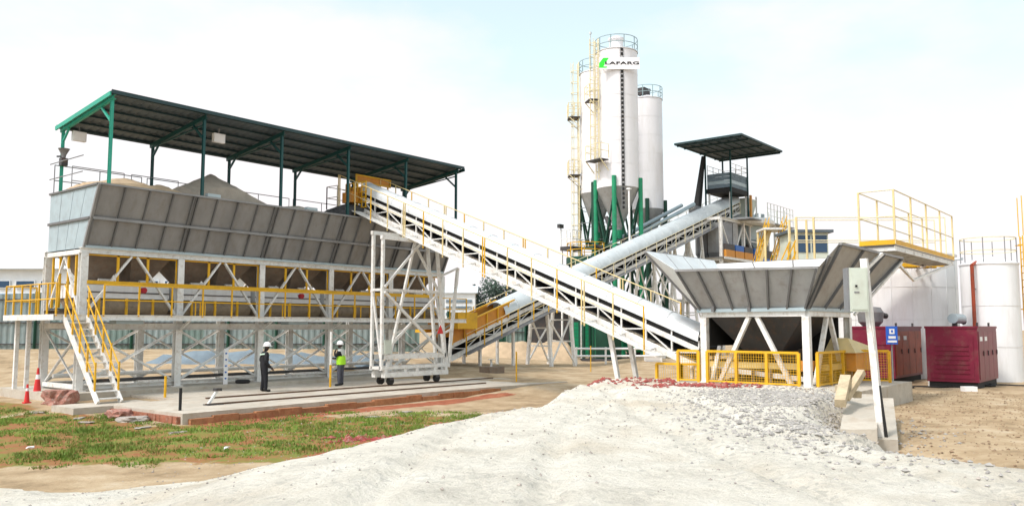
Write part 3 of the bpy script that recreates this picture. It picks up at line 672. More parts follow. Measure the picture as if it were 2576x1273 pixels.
# head: yellow guards, pulley, drive
hy = Y1 - .15
tube('head_pulley', (XC + 1.02, Y1 - .05, zb(Y1) + .72), (XC + 1.98, Y1 - .05, zb(Y1) + .72), .24, 'dark_steel', sh, 16)
tube('tail_pulley', (XC - .48, Y0 + .05, zb(Y0) + .66), (XC + .48, Y0 + .05, zb(Y0) + .66), .2, 'dark_steel', sh, 16)
zh = zb(-.2)
gm = MB()
for i in range(6): gm.put(*vbeam((XC - .72, -1.05 + i * .29, zh + .0), (XC - .72, -1.05 + i * .29, zh + 1.25), .05, .04))
for i in range(6): gm.put(*vbeam((XC - .70, -1.08, zh + .02 + i * .245), (XC - .70, .43, zh + .02 + i * .245), .04, .05))
gm.build('head_guard', 'yellow_paint', sh)
box('drive_motor', XC - 1.15, XC - .78, -.55, .15, zh + .25, zh + .75, 'cabin_orange', sh); box('gearbox', XC - .68, XC - .52, -.6, .1, zh + .3, zh + .95, 'cabin_orange', sh)
gb = MB(); gx0, gx1 = XC - .3, XC + 1.9
for z in (zh + 1.42, zh + 1.75): gb.put(*vbeam((gx0, .15, z), (gx1, .15, z), .07, .07)); 
for x in (gx0, gx1): gb.put(*vbeam((x, .15, zh + 1.38), (x, .15, zh + 1.79), .07, .07))
gb.build('drive_cover_frame', 'yellow_paint', sh); box('drive_cover', gx0 + .04, gx1 - .04, .17, .22, zh + 1.42, zh + 1.75, 'cabin_orange', sh)
for x in (gx0 + .1, gx1 - .1): beam('cover_post', (x, .2, zh + .2), (x, .2, zh + 1.4), .06, 'yellow_paint', sh)
# head platform beyond the pulley
box('head_platform', XC - 1.2, XC + 1.2, .45, 1.25, zh + .0, zh + .04, 'grey_steel', sh)
for x in (XC - .5, XC + .5): beam('platform_arm', (x, -.2, zh - .03), (x, 1.25, zh - .03), .08, 'white_paint', sh)
for p, q in (((XC - 1.2, .45), (XC - 1.2, 1.25)), ((XC - 1.2, 1.25), (XC + 1.2, 1.25)), ((XC + 1.2, 1.25), (XC + 1.2, .45))):
    rail_run(sh, [(*p, zh + .04), (*q, zh + .04)], (.55, 1.1), 'white_paint', .02, .8)
for o in sh.children:
    if o.name not in _before and 'pulley' not in o.name: o.location.x += 1.5; o.location.y += .25; o.location.z += .25 * .378
# tower
TY = (-4.70, -4.1)
for y in TY:
    zt = zb(y) - .02
    beam('cap_beam', (10.0, y, zt - .08), (13.6, y, zt - .08), .14, 'white_paint', sh, h=.16)
    beam('leg', (10.1, y, .5), (10.1, y, zt - .16), .12, 'white_paint', sh)
    beam('leg', (13.95, y, .5), (13.3, y, zt - .16), .12, 'white_paint', sh)
    if y < -4.5: beam('leg', (10.45, y + .06, .5), (12.0, y + .06, zt - .16), .10, 'white_paint', sh)
    beam('girt', (10.1, y, 3.85), (13.6, y, 3.85), .10, 'white_paint', sh); beam('girt', (10.1, y, 1.05), (13.9, y, 1.05), .12, 'white_paint', sh, h=.2)
    if y < -4.5: beam('tower_brace', (10.15, y - .08, 3.75), (13.75, y - .08, 1.1), .10, 'white_paint', sh); beam('tower_brace', (10.15, y + .1, 1.1), (13.5, y + .1, 3.75), .10, 'white_paint', sh)
    if y < -4.5: beam('tower_brace', (10.15, y - .08, 3.95), (12.2, y - .08, zt - .2), .09, 'white_paint', sh); beam('tower_brace', (13.5, y + .1, 3.95), (12.0, y + .1, zt - .2), .09, 'white_paint', sh)
    beam('bogie_beam', (10.2, y, .30), (14.0, y, .30), .22, 'white_paint', sh, h=.2)
    beam('bogie_top', (10.05, y, .60), (14.05, y, .60), .18, 'white_paint', sh, h=.12)
    for x in (10.3, 11.4, 12.1, 13.2, 13.9): beam('bogie_stub', (x, y, .38), (x, y, .56), .16, 'white_paint', sh)
    for x in (10.6, 13.35):
        w = tube('wheel', (x, y - .07, .055), (x, y + .07, .055), .165, 'rubber', sh, 18); box('wheel_fork', x - .1, x + .1, y - .10, y + .10, .09, .22, 'dark_steel', sh)
for x in (10.1, 13.95): beam('tie_beam', (x, TY[0], .6), (x, TY[1], .6), .12, 'white_paint', sh); beam('tie_beam', (x if x < 11 else 13.65, TY[0], 3.85), (x if x < 11 else 13.65, TY[1], 3.85), .10, 'white_paint', sh)
for x in (10.1, 13.9): beam('tower_brace', (x, TY[0], .7), (x, TY[1], 3.8), .08, 'white_paint', sh)
box('control_box', 10.18, 10.55, -4.82, -4.6, 1.18, 1.75, 'panel_cream', sh)
beam('cable_mast', (14.15, -4.65, .5), (14.75, -4.65, 5.0), .12, 'white_paint', sh); beam('cable_arm', (14.75, -4.65, 5.0), (13.45, -4.65, 4.5), .08, 'white_paint', sh); beam('cable_arm', (14.35, -4.65, 2.2), (13.8, -4.65, 2.0), .08, 'white_paint', sh)
add('warning_sign', [(13.25, -4.86, 2.0), (13.62, -4.86, 2.0), (13.44, -4.86, 2.38), (13.25, -4.82, 2.0), (13.62, -4.82, 2.0), (13.44, -4.82, 2.38)], [(0, 1, 2), (5, 4, 3), (0, 3, 4, 1), (1, 4, 5, 2), (2, 5, 3, 0)], 'cone_red', sh)
# tail support
for x in (XC - .6, XC + .6):
    beam('tail_leg', (x, -15.2, zb(-15.2)), (x, -15.7, -.35), .14, 'white_paint', sh)
    beam('tail_leg', (x, -18.3, zb(-18.3)), (x, -18.3, -.3), .12, 'white_paint', sh)

# ------------------------------------------------------------------ receiving hopper on its foundation
ft = tag(prism('hopper_foundation', [(9.3, -24.0), (14.6, -24.0), (14.6, -18.75), (12.9, -18.75), (12.9, -19.6), (10.5, -19.6), (10.5, -18.2), (9.3, -18.2)], -.5, .6, 'concrete'), kind='structure')
hp = thing('receiving_hopper', 'grey steel loading hopper with flared wings on a white braced frame', 'hopper', (12, -20.8, .6))
C4 = [(10.35, -19.15), (10.1, -22.4), (13.7, -22.4), (13.7, -19.15)]
for x, y in C4:
    beam('leg', (x, y, .6), (x, y, 2.58), .20, 'white_paint', hp, h=.2, kind='H' if x > 11 else 'box')
    box('base_plate', x - .17, x + .17, y - .17, y + .17, .6, .625, 'white_paint', hp)
for i in range(4):
    a, b = C4[i], C4[(i + 1) % 4]
    beam('ring_beam', (*a, 2.68), (*b, 2.68), .2, 'white_paint', hp, h=.2)
    m_ = ((a[0] + b[0]) / 2, (a[1] + b[1]) / 2)
    for e, o_ in ((a, .08), (b, -.08)):
        d_ = Vector((b[0] - a[0], b[1] - a[1])).normalized()
        p = (m_[0] - d_.x * o_ * 1.6, m_[1] - d_.y * o_ * 1.6, 2.58); q = (e[0] + (m_[0] - e[0]) * .30, e[1] + (m_[1] - e[1]) * .30, .62)
        beam('leg_brace', p, q, .12, 'white_paint', hp)
def ptq(q, u, v): 
    a = Vector(q[0]).lerp(Vector(q[1]), u); b = Vector(q[3]).lerp(Vector(q[2]), u); return a.lerp(b, v)
def wall(q, nu, inward, rib=True, ribm='rib_dark', mm='hopper_grey'):
    for i in range(nu):
        u0, u1 = i / nu + .004, (i + 1) / nu - .004
        slab('wall_panel', [ptq(q, u0, 0), ptq(q, u1, 0), ptq(q, u1, 1), ptq(q, u0, 1)], inward, mm, hp)
    qq = [Vector(p) for p in q]; nn = (qq[1] - qq[0]).cross(qq[3] - qq[0]).normalized() * (-1 if inward > 0 else 1)
    if rib:
        for i in range(nu + 1):
            u = min(max(i / nu, .01), .99); beam('wall_rib', ptq(q, u, .0) + nn * .04, ptq(q, u, 1) + nn * .04, .05, ribm, hp, h=.08, up=tuple(nn))
    beam('wall_rim', qq[3] + nn * .02, qq[2] + nn * .02, .09, 'galv', hp, h=.07); beam('wall_sill', qq[0] + nn * .04, qq[1] + nn * .04, .10, 'galv_blue', hp, h=.10)
zr_ = 2.80
FT = [(10.2, -19.1, zr_), (10.0, -22.45, zr_), (9.35, -23.05, 3.90), (9.35, -18.72, 4.0)]
wall(FT, 6, -.03 if True else 0)
RT = [(10.0, -22.47, zr_), (13.8, -22.47, zr_), (16.0, -23.5, 4.55), (9.75, -23.5, 4.55)]
wall(RT, 3, .03 * -1, rib=True)
LT = [(13.8, -19.05, zr_), (10.2, -19.05, zr_), (9.75, -17.45, 4.68), (14.6, -17.45, 4.68)]
wall(LT, 4, -.03)
BT = [(13.8, -22.45, zr_), (13.8, -19.05, zr_), (14.6, -17.5, 4.55), (14.8, -23.2, 4.55)]
wall(BT, 4, -.03)
add('corner_plate', [(10.0, -22.45, 2.8), (9.35, -23.05, 3.9), (9.75, -23.5, 4.55), (10.03, -22.43, 2.8), (9.38, -23.03, 3.9), (9.78, -23.48, 4.55)], [(0, 1, 2), (5, 4, 3), (0, 3, 4, 1), (1, 4, 5, 2), (2, 5, 3, 0)], 'hopper_grey', hp)
add('corner_plate', [(10.2, -19.05, 2.8), (9.35, -18.72, 4.0), (9.75, -17.45, 4.68), (10.23, -19.07, 2.8), (9.38, -18.74, 4.0), (9.78, -17.47, 4.68)], [(2, 1, 0), (3, 4, 5), (1, 4, 3, 0), (2, 5, 4, 1), (0, 3, 5, 2)], 'liner', hp)
box('junction_rib', 9.95, 10.05, -22.55, -22.45, 2.78, 2.82, 'rib_dark', hp)
beam('corner_rib', (9.97, -22.5, 2.8), (9.5, -23.3, 4.2), .07, 'rib_dark', hp)
# bottom cone, feeder belt
add('discharge_cone', [(10.3, -22.3, 2.7), (13.6, -22.3, 2.7), (13.6, -19.25, 2.7), (10.3, -19.25, 2.7), (11.3, -21.2, 1.55), (12.5, -21.2, 1.55), (12.5, -20.0, 1.55), (11.3, -20.0, 1.55)], [(0, 1, 5, 4), (1, 2, 6, 5), (2, 3, 7, 6), (3, 0, 4, 7), (4, 5, 6, 7)], 'dark_steel', hp)  # cone coloured dark to stand for the shade under the hopper
box('feeder_frame', 11.15, 12.65, -22.6, -18.9, 1.02, 1.2, 'pale_yellow', hp); box('feeder_belt', 11.25, 12.55, -22.5, -18.75, 1.2, 1.25, 'rubber', hp)
box('feeder_drive', 12.75, 14.4, -22.9, -22.1, .95, 1.5, 'cabin_orange', hp); add('feeder_hood', [(12.6, -22.95, 1.5), (15.0, -22.95, 1.5), (15.0, -22.0, 1.5), (12.6, -22.0, 1.5), (12.7, -22.7, 1.95), (15.0, -22.7, 1.66), (15.0, -22.2, 1.66), (12.7, -22.2, 1.95)], BF, 'pale_yellow', hp); box('feeder_motor', 10.75, 11.15, -22.3, -21.9, 1.0, 1.3, 'cabin_orange', hp)
for y in (-22.3, -19.2):
    for x in (11.2, 12.6): beam('feeder_leg', (x, y, .6), (x, y, 1.02), .1, 'pale_yellow', hp)
box('rear_shade_sheet', 13.25, 13.3, -22.25, -18.9, .62, 2.57, 'rubber', hp); box('side_shade_sheet', 10.6, 13.4, -19.22, -19.18, 1.7, 2.57, 'rubber', hp)  # dark sheets added so the inside of the frame looks shaded
box('drive_box', 12.7, 13.2, -21.2, -20.2, .75, 1.6, 'hopper_rust', hp)
def liner(q, nu, off):
    qq = [Vector(p) for p in q]; nn = (qq[1] - qq[0]).cross(qq[3] - qq[0]).normalized() * off
    for i in range(nu): slab('liner_plate', [ptq(q, i / nu + .006, .03) + nn, ptq(q, (i + 1) / nu - .006, .03) + nn, ptq(q, (i + 1) / nu - .006, .985) + nn, ptq(q, i / nu + .006, .985) + nn], .006 if off > 0 else -.006, 'liner', hp)
liner(LT, 4, -.034); liner(BT, 4, -.034); liner(FT, 4, -.034)
for k in range(5): beam('belt_frame', (11.1 + .35 * k, -19.0, 1.0 - .03 * k), (11.1 + .35 * k, -22.3, .72 + .02 * k), .09, ('white_paint', 'hopper_rust', 'pale_yellow', 'dark_steel', 'white_paint')[k], hp, h=.14)
for k in range(6): beam('belt_stand', (11.0, -19.3 - k * .55, .6), (11.0, -19.3 - k * .55, 1.0), .07, 'hopper_rust', hp)
# wing braces
beam('wing_brace', (13.75, -22.6, 2.66), (15.8, -23.55, 4.4), .07, 'white_paint', hp)
beam('wing_brace', (12.2, -23.2, 3.75), (13.3, -23.62, 4.5), .09, 'white_paint', hp)
for y in (-19.6, -20.75, -21.9): 
    beam('sill_clip', (10.02, y, 2.74), (10.02, y, 2.9), .09, 'rib_dark', hp)
# yellow mesh guards round the legs
gd = thing('mesh_guard', 'yellow mesh safety guard panels around the hopper legs', 'guard fence', (10, -21, .6))
def guard(a, b, z0=.6, h=.95, n=2):
    a = Vector((*a, z0)); b = Vector((*b, z0)); L_ = (b - a).length
    for z in (.06, h): beam('guard_rail', a + Vector((0, 0, z)), b + Vector((0, 0, z)), .07 if z > .1 else .05, 'yellow_paint', gd)
    for i in range(n + 1): p = a.lerp(b, i / n); beam('guard_post', p, p + Vector((0, 0, h)), .08, 'yellow_paint', gd)
    for i in range(n):
        wm = MB(); p0 = a.lerp(b, i / n); p1 = a.lerp(b, (i + 1) / n); k = int((p1 - p0).length / .075)
        for j in range(1, k): q = p0.lerp(p1, j / k); wm.put(*vbeam(q + Vector((0, 0, .08)), q + Vector((0, 0, h - .03)), .009))
        for j in range(1, 12): wm.put(*vbeam(p0 + Vector((0, 0, .06 + j * .075)), p1 + Vector((0, 0, .06 + j * .075)), .009))
        tag(wm.build('wire_mesh', 'yellow_paint', gd), kind='stuff')
guard((10.18, -19.3), (9.95, -22.2), n=3); guard((10.25, -22.62), (13.5, -22.62), n=3); guard((10.2, -19.0), (10.2, -18.3), n=1)
guard((13.5, -22.7), (13.7, -23.6), n=1)
gd2 = thing('mesh_guard', 'yellow mesh guard beside the tail pulley of the white conveyor', 'guard fence', (11, -17.6, -.2))
_g = gd; gd = gd2
guard((10.8, -17.2), (10.8, -18.1), z0=-.25, h=1.35, n=1); guard((10.8, -18.1), (11.05, -18.6), z0=-.25, h=1.35, n=1)

# ------------------------------------------------------------------ pole with switch box, retaining wall, timber
px, pd = 7.28, 17.0
def S(x, d, z): return site(x, d, z)
pole = thing('box_pole', 'white steel pole carrying a cream switch box beside the concrete retaining wall', 'pole', S(7.40, 17.0, -.1))
beam('pole', S(7.43, 17.0, -.25), S(7.19, 17.0, 3.66), .13, 'white_paint', pole)
beam('cable', S(7.50, 16.93, -.15), S(7.37, 16.93, 1.1), .05, 'rubber', pole)
def sbox(name, x0, x1, d0, d1, z0, z1, m, parent=None):
    v = [S(x, d, z) for z in (z0, z1) for x, d in ((x0, d0), (x1, d0), (x1, d1), (x0, d1))]
    return add(name, v, BF, m, parent)
sb = sbox('switch_box', 6.80, 7.17, 16.80, 17.06, 2.58, 3.46, 'panel_cream', pole)
sbox('box_side', 6.765, 6.799, 16.82, 17.04, 2.58, 3.46, 'grey_steel', pole)
sbox('door', 6.83, 7.14, 16.785, 16.799, 2.62, 3.42, 'panel_cream', sb); sbox('handle', 6.90, 6.94, 16.76, 16.784, 3.07, 3.11, 'rubber', sb); sbox('name_plate', 6.88, 6.98, 16.775, 16.784, 2.95, 2.98, 'grey_steel', sb)
sbox('mount_bar', 7.0, 7.3, 16.99, 17.05, 3.36, 3.42, 'white_paint', pole); sbox('mount_bar', 7.0, 7.3, 16.99, 17.05, 2.62, 2.68, 'white_paint', pole)
beam('conduit', S(7.20, 16.94, 2.58), S(7.28, 16.9, 1.85), .03, 'white_paint', pole)
wl = thing('retaining_wall', 'pale concrete retaining wall ending the sand ramp beside the white pole', 'wall', S(7.6, 18.6, -.3))
def sprism(name, poly, z0, z1s, m, par):
    n = len(poly); v = [S(x, d, z0) for x, d in poly] + [S(x, d, z) for (x, d), z in zip(poly, z1s)]
    return add(name, v, [tuple(range(n))[::-1], tuple(range(n, 2 * n))] + [(i, (i + 1) % n, n + (i + 1) % n, n + i) for i in range(n)], m, par)
sprism('wall_block', [(6.35, 16.4), (7.0, 16.25), (8.95, 20.6), (8.25, 20.8)], -.6, [.30, .32, .64, .64], 'concrete', wl)
sprism('wall_block', [(7.12, 16.8), (7.6, 16.7), (9.3, 20.6), (8.96, 20.6)], -.6, [.06, .06, .55, .55], 'concrete', wl)
for i, (x, d, l, az_, tl, w) in enumerate(((6.95, 17.9, 1.25, 62, 22, .22), (7.3, 18.5, .95, 40, 36, .16), (7.75, 18.9, .8, 100, 8, .18))):
    z = .78 + i * .05
    dr = Vector((math.cos(R(az_)) * math.cos(R(tl)), math.sin(R(az_)) * math.cos(R(tl)), math.sin(R(tl)))) * l
    a = Vector((x, d, z - .12)); b = a + dr
    tb = beam('timber_offcut', S(*a), S(*b), w, 'wood', h=w * .8)
    tag(tb, ['split pale timber lying on the retaining wall', 'broken plank propped against the timber on the retaining wall', 'short timber block lying beside the white pole'][i], 'timber')

# ------------------------------------------------------------------ inclined conveyor to the mixer
YC = 1.5
def zi(x): return .55 + (12.6 - .55) * (x - 20.6) / (58.5 - 20.6)
def PI_(t, s, h): x = 20.2 + (58.8 - 20.2) * t; return (x, YC + s, zi(x) + h)
ic = thing('inclined_conveyor', 'long pale blue hooded conveyor climbing from the bins to the mixer tower', 'conveyor', (39, YC, -.2))
conveyor(ic, PI_, 0, 1, .62, 26, 'hood_blue', .85, .80, .72, .22, 'white_paint', hood_from=.115, hood_to=.985, chord_w=.22, low_w=.30, pan=1.25)
for s in (-1.05, 1.15):
    beam('hand_rail', PI_(.02, s, 1.25 if s < 0 else 1.9), PI_(.97, s, 1.25 if s < 0 else 1.9), .035, 'ladder_cream', ic, kind='o6')
    if s < 0: beam('knee_rail', PI_(.02, s, .75), PI_(.30, s, .75), .035, 'pale_yellow', ic, kind='o6')
    add('walkway', [PI_(.02, s - .2, .1), PI_(.02, s + .25, .1), PI_(.97, s + .25, .1), PI_(.97, s - .2, .1), PI_(.02, s - .2, .15), PI_(.02, s + .25, .15), PI_(.97, s + .25, .15), PI_(.97, s - .2, .15)], BF, 'grey_steel', ic)
    for k in range(25):
        t = .02 + .95 * k / 24; beam('rail_post', PI_(t, s, 0), (PI_(t, s, 0)[0], PI_(t, s, 0)[1], PI_(t, s, 1.25 if s < 0 else 1.9)[2]), .05 if k < 7 else .035, 'yellow_paint' if k < 7 else 'ladder_cream', ic)
# yellow loading boot at the foot
for s in (-.66, .62): add('loading_skirt', [PI_(0, s, .95), PI_(.13, s, .95), PI_(.13, s, 1.75), PI_(0, s, 1.75), PI_(0, s + .04, .95), PI_(.13, s + .04, .95), PI_(.13, s + .04, 1.75), PI_(0, s + .04, 1.75)], BF, 'cabin_orange', ic)
for k in range(6):
    t = k * .025; beam('skirt_stay', PI_(t, -.72, .9), PI_(t, -.72, 1.8), .06, 'yellow_paint', ic)
beam('skirt_rail', PI_(0, -.72, 1.8), PI_(.14, -.72, 1.8), .08, 'yellow_paint', ic); beam('skirt_rail', PI_(0, .72, 1.8), PI_(.14, .72, 1.8), .08, 'yellow_paint', ic)
add('loading_chute', [(19.6, .6, 2.75), (21.4, .6, 2.75), (21.4, 2.4, 2.75), (19.6, 2.4, 2.75), (20.1, 1.0, 1.75), (22.3, 1.0, 1.75), (22.3, 2.0, 1.75), (20.1, 2.0, 1.75)], [(0, 3, 2, 1)[::-1], (0, 1, 5, 4), (1, 2, 6, 5), (2, 3, 7, 6), (3, 0, 4, 7), (4, 5, 6, 7)], 'cabin_orange', ic)
box('chute_frame', 20.0, 21.6, .2, .5, 2.2, 3.1, 'yellow_paint', ic); box('drive_guard', 19.9, 20.9, 2.6, 3.4, 2.0, 3.2, 'yellow_paint', ic)
tube('tail_pulley', (20.3, .95, 1.2), (20.3, 2.05, 1.2), .25, 'dark_steel', ic, 14)
def trestle(x, x2, bw=.9):
    zt = zi((x + x2) / 2) - .02
    for xx, dx in ((x, -1), (x2, 1)):
        for s in (-1, 1):
            beam('trestle_leg', (xx, YC + s * .62, zi(xx)), (xx + dx * .0, YC + s * (.62 + bw * min(1, zi(xx) / 8)), -.3), .18, 'white_paint', ic, kind='box')
        for zz in (.35, .7): beam('trestle_girt', (xx, YC - .7 - bw * (1 - zz) * min(1, zi(xx) / 8), zi(xx) * zz), (xx, YC + .7 + bw * (1 - zz) * min(1, zi(xx) / 8), zi(xx) * zz), .09, 'white_paint', ic)
    for s in (-1, 1):
        y = lambda xx, z: YC + s * (.62 + bw * min(1, zi(xx) / 8) * (1 - z / zi(xx)))
        n = 1 if zi(x) < 6 else 2
        for k in range(n):
            za, zb_ = (zi(x) - .3) * k / n + .0, (zi(x) - .3) * (k + 1) / n
            beam('trestle_brace', (x, y(x, za), za), (x2, y(x2, zb_), zb_), .09, 'white_paint', ic); beam('trestle_brace', (x, y(x, zb_), zb_), (x2, y(x2, za), za), .09, 'white_paint', ic)
trestle(29.0, 31.4); trestle(42.5, 45.2); trestle(48.4, 50.6)
for x in (22.6, 25.6):
    for s in (-.62, .62): beam('short_leg', (x, YC + s, zi(x)), (x, YC + s, -.25), .14, 'white_paint', ic)

# ------------------------------------------------------------------ cement silos
def ring(name, c, r, z, w, m, par, n=24, a0=0, a1=2 * math.pi):
    mb = MB(); pts = [(c[0] + r * math.cos(a0 + (a1 - a0) * i / n), c[1] + r * math.sin(a0 + (a1 - a0) * i / n), z) for i in range(n + 1)]
    for p, q in zip(pts[:-1], pts[1:]): mb.put(*vbeam(p, q, w, w))
    return mb.build(name, m, par)
CAMXY = (camo.location.x, camo.location.y)
def cage_ladder(par, c, ang, r, z0, z1, m, cage_from=2.0):
    d = Vector((math.cos(ang), math.sin(ang), 0)); s = Vector((-d.y, d.x, 0)); b = Vector((c[0], c[1], 0)) + d * (r + .18)
    for q in (-.22, .22): beam('ladder_rail', b + s * q + Vector((0, 0, z0)), b + s * q + Vector((0, 0, z1)), .05, m, par)
    mb = MB(); z = z0 + .2
    while z < z1: mb.put(*vbeam(b - s * .22 + Vector((0, 0, z)), b + s * .22 + Vector((0, 0, z)), .03)); z += .3
    tag(mb.build('ladder_rungs', m, par), kind='stuff')
    z = z0 + cage_from
    while z < z1:
        mb = MB(); pts = [b + s * (.36 * math.cos(t)) + d * (.62 * math.sin(t)) + Vector((0, 0, z)) for t in [math.pi * i / 8 for i in range(9)]]
        for p, q in zip(pts[:-1], pts[1:]): mb.put(*vbeam(p, q, .04))
        mb.build('cage_hoop', m, par); z += .95
    for t in (0.0, .25, .5, .75, 1.0):
        p = b + s * (.36 * math.cos(math.pi * t)) + d * (.62 * math.sin(math.pi * t)); beam('cage_bar', p + Vector((0, 0, z0 + cage_from)), p + Vector((0, 0, z1)), .035, m, par)
    for z in (z0 + .6, (z0 + z1) / 2, z1 - .4):
        for q in (-.22, .22): beam('ladder_bracket', b + s * q + Vector((0, 0, z)), b + s * q - d * .2 + Vector((0, 0, z)), .04, m, par)
def side_platform(par, c, ang, r, z, w=1.7, dp=1.0, m='ladder_cream'):
    d = Vector((math.cos(ang), math.sin(ang), 0)); s = Vector((-d.y, d.x, 0)); b = Vector((c[0], c[1], z)) + d * (r + .05)
    q = [b - s * w / 2, b + s * w / 2, b + s * w / 2 + d * dp, b - s * w / 2 + d * dp]
    slab('platform', q, .08, 'dark_steel', par)
    pts = [q[0] + Vector((0, 0, .1)), q[3] + Vector((0, 0, .1)), q[2] + Vector((0, 0, .1)), q[1] + Vector((0, 0, .1))]
    rail_run(par, pts, (.55, 1.1), m, .025, .6)
    for p in (q[2], q[3]): beam('platform_strut', p, p - d * (dp - .02) - Vector((0, 0, .9)), .06, m, par)
def silo(label, c, r, zc, zt, leg_angs, lm_='green_paint', name='cement_silo'):
    t = thing(name, label, 'silo', (c[0], c[1], -.2), 'cement silos')
    ns = 6
    for k in range(ns):
        a, b = zc + (zt - zc) * k / ns, zc + (zt - zc) * (k + 1) / ns
        lathe('shell_course', (c[0], c[1], 0), [(r, a), (r, b - .04), (r + .012, b - .035), (r + .012, b)], 'silo_paint', t, 40, caps=False)
    lathe('cone', (c[0], c[1], 0), [(.28, zc - 3.3), (.3, zc - 3.1), (r + .004, zc)], 'hopper_grey', t, 32, caps=False)
    lathe('roof', (c[0], c[1], 0), [(r + .05, zt), (r + .05, zt + .05), (.5, zt + .42), (.02, zt + .45)], 'silo_paint', t, 40, caps=False)
    lathe('valve', (c[0], c[1], 0), [(.3, zc - 4.0), (.3, zc - 3.3)], 'green_paint', t, 14)
    lp = []
    for a in leg_angs:
        p = (c[0] + (r + .12) * math.cos(a), c[1] + (r + .12) * math.sin(a)); lp.append(p)
        tube('leg', (*p, -.25), (*p, zc + .8), .18, lm_, t, 12)
        beam('leg_bracket', (*p, zc + .3), (c[0] + (r - .05) * math.cos(a), c[1] + (r - .05) * math.sin(a), zc + .3), .2, 'green_paint', t)
    for i in range(len(lp)):
        a, b = lp[i], lp[(i + 1) % len(lp)]
        for z in (zc - 4.6, zc - 9.2): beam('leg_tie', (*a, z), (*b, z), .14, 'green_dark', t)
        m_ = ((a[0] + b[0]) / 2, (a[1] + b[1]) / 2, zc - 4.5)
        for e in (a, b): beam('leg_brace', (*e, zc - .4), m_, .12, 'green_dark', t)
        for z0, z1 in ((zc - 9.1, zc - 4.7),): beam('leg_brace', (*a, z0), (*b, z1), .11, 'green_dark', t); beam('leg_brace', (*b, z0), (*a, z1), .11, 'green_dark', t)
    for z in (.5, 1.05): ring('top_rail', c, r + .02, zt + z + .05, .045, 'rail_blue', t)
    for k in range(10):
        a = 2 * math.pi * k / 10 + .3; p = (c[0] + (r + .02) * math.cos(a), c[1] + (r + .02) * math.sin(a)); beam('rail_post', (*p, zt), (*p, zt + 1.1), .055, 'rail_blue', t)
    return t
yaw = math.atan2(-math.cos(R(50.8)), -math.sin(R(50.8)))        # direction from the plant back towards the viewer side
s1 = (43.1, 4.3); r1 = 1.68
la = [yaw - .29 + k * math.pi / 2 for k in range(4)]
t1 = silo('tallest white cement silo bearing the sign board and a dark level ladder', s1, r1, 13.3, 24.35, la)
lathe('dust_filter', (s1[0], s1[1], 0), [(.5, 24.65), (.55, 24.7), (.55, 25.45), (.68, 25.5), (.68, 25.62), (.3, 25.8), (.02, 25.85)], 'silo_paint', t1, 24)
u = Vector((math.cos(yaw), math.sin(yaw), 0)); rt = Vector((-u.y, u.x, 0))        # towards viewers / to their right
b0 = Vector((*s1, 0)) + u * (r1 + .03)
for q in (.10, .32): beam('gauge_rail', Vector((*s1, 0)) + u * (math.sqrt(r1 ** 2 - q * q) + .05) + rt * q + Vector((0, 0, 11.5)), Vector((*s1, 0)) + u * (math.sqrt(r1 ** 2 - q * q) + .05) + rt * q + Vector((0, 0, 24.3)), .04, 'grey_steel', t1)
z = 11.6
while z < 24.2:
    if not 22.45 < z < 23.75:
        p = b0 + rt * .21 + Vector((0, 0, z)); beam('gauge_plate', p - u * .03, p + u * .02, .19, 'rubber', t1, h=.22)
    z += .36
# flat sign board
bw, bh = 3.2, .96
bo = Vector((*s1, 22.55)) + u * (r1 + .10) - rt * (bw / 2)
def on_board(x, z, d=0): return bo + rt * x + Vector((0, 0, z)) + u * d
add('sign_board', [on_board(0, 0), on_board(bw, 0), on_board(bw, bh), on_board(0, bh), on_board(0, 0, .03), on_board(bw, 0, .03), on_board(bw, bh, .03), on_board(0, bh, .03)], BF, 'logo_plate', t1)
for q in (.25, bw - .25): beam('board_bracket', on_board(q, .4, 0), on_board(q, .4, -1.0 if True else 0), .05, 'grey_steel', t1)
K = bw / 405.
em = [(622, 414), (677, 414), (650, 455), (636, 455), (636, 480), (622, 500), (622, 503), (661, 503), (652, 515), (580, 515), (580, 470)]
ev = [on_board((x - 580) * K, (530 - y) * K, .034) for x, y in em][::-1]; n = len(ev)
add('emblem', ev + [p + u * .006 for p in ev], [tuple(range(n))[::-1], tuple(range(n, 2 * n))] + [(i, (i + 1) % n, n + (i + 1) % n, n + i) for i in range(n)], 'logo_green', t1)
fc = bpy.data.curves.new('lettering', 'FONT'); fc.body = 'LAFARG'; fc.size = 1; fc.extrude = .006; fc.offset = .028; fc.space_character = 1.08
fo = bpy.data.objects.new('lettering_src', fc); COL.objects.link(fo); bpy.context.view_layer.update()
fm_ = bpy.data.meshes.new_from_object(fo.evaluated_get(bpy.context.evaluated_depsgraph_get())); bpy.data.objects.remove(fo)
xs_ = [v.co.x for v in fm_.vertices]; ys_ = [v.co.y for v in fm_.vertices]; x0_, x1_, y0_, y1_ = min(xs_), max(xs_), min(ys_), max(ys_)
for v in fm_.vertices:
    v.co = on_board((640 - 580) * K + (v.co.x - x0_) / (x1_ - x0_) * 338 * K, (530 - 482) * K + (v.co.y - y0_) / (y1_ - y0_) * 30 * K, .040 + v.co.z) - on_board(0, 0)
fm_.materials.clear(); fm_.materials.append(MATS['logo_black'])
lo = bpy.data.objects.new('lettering', fm_); link(lo, t1, on_board(0, 0))
cage_ladder(t1, s1, yaw - 1.15, r1, 14.0, 25.3, 'ladder_cream', 1.4)
side_platform(t1, s1, yaw - .95, r1, 15.4, 1.7, .9)
side_platform(t1, s1, yaw - 1.35, r1, 20.4, 1.2, .8)
s2 = site((1503 - 1288) / 2100 * 70.5, 70.5)[:2]
t2 = silo('white cement silo behind the tallest one with caged ladder and mast', s2, 1.36, 13.6, 24.0, [yaw - .29 + k * math.pi / 2 for k in range(4)], 'green_dark')
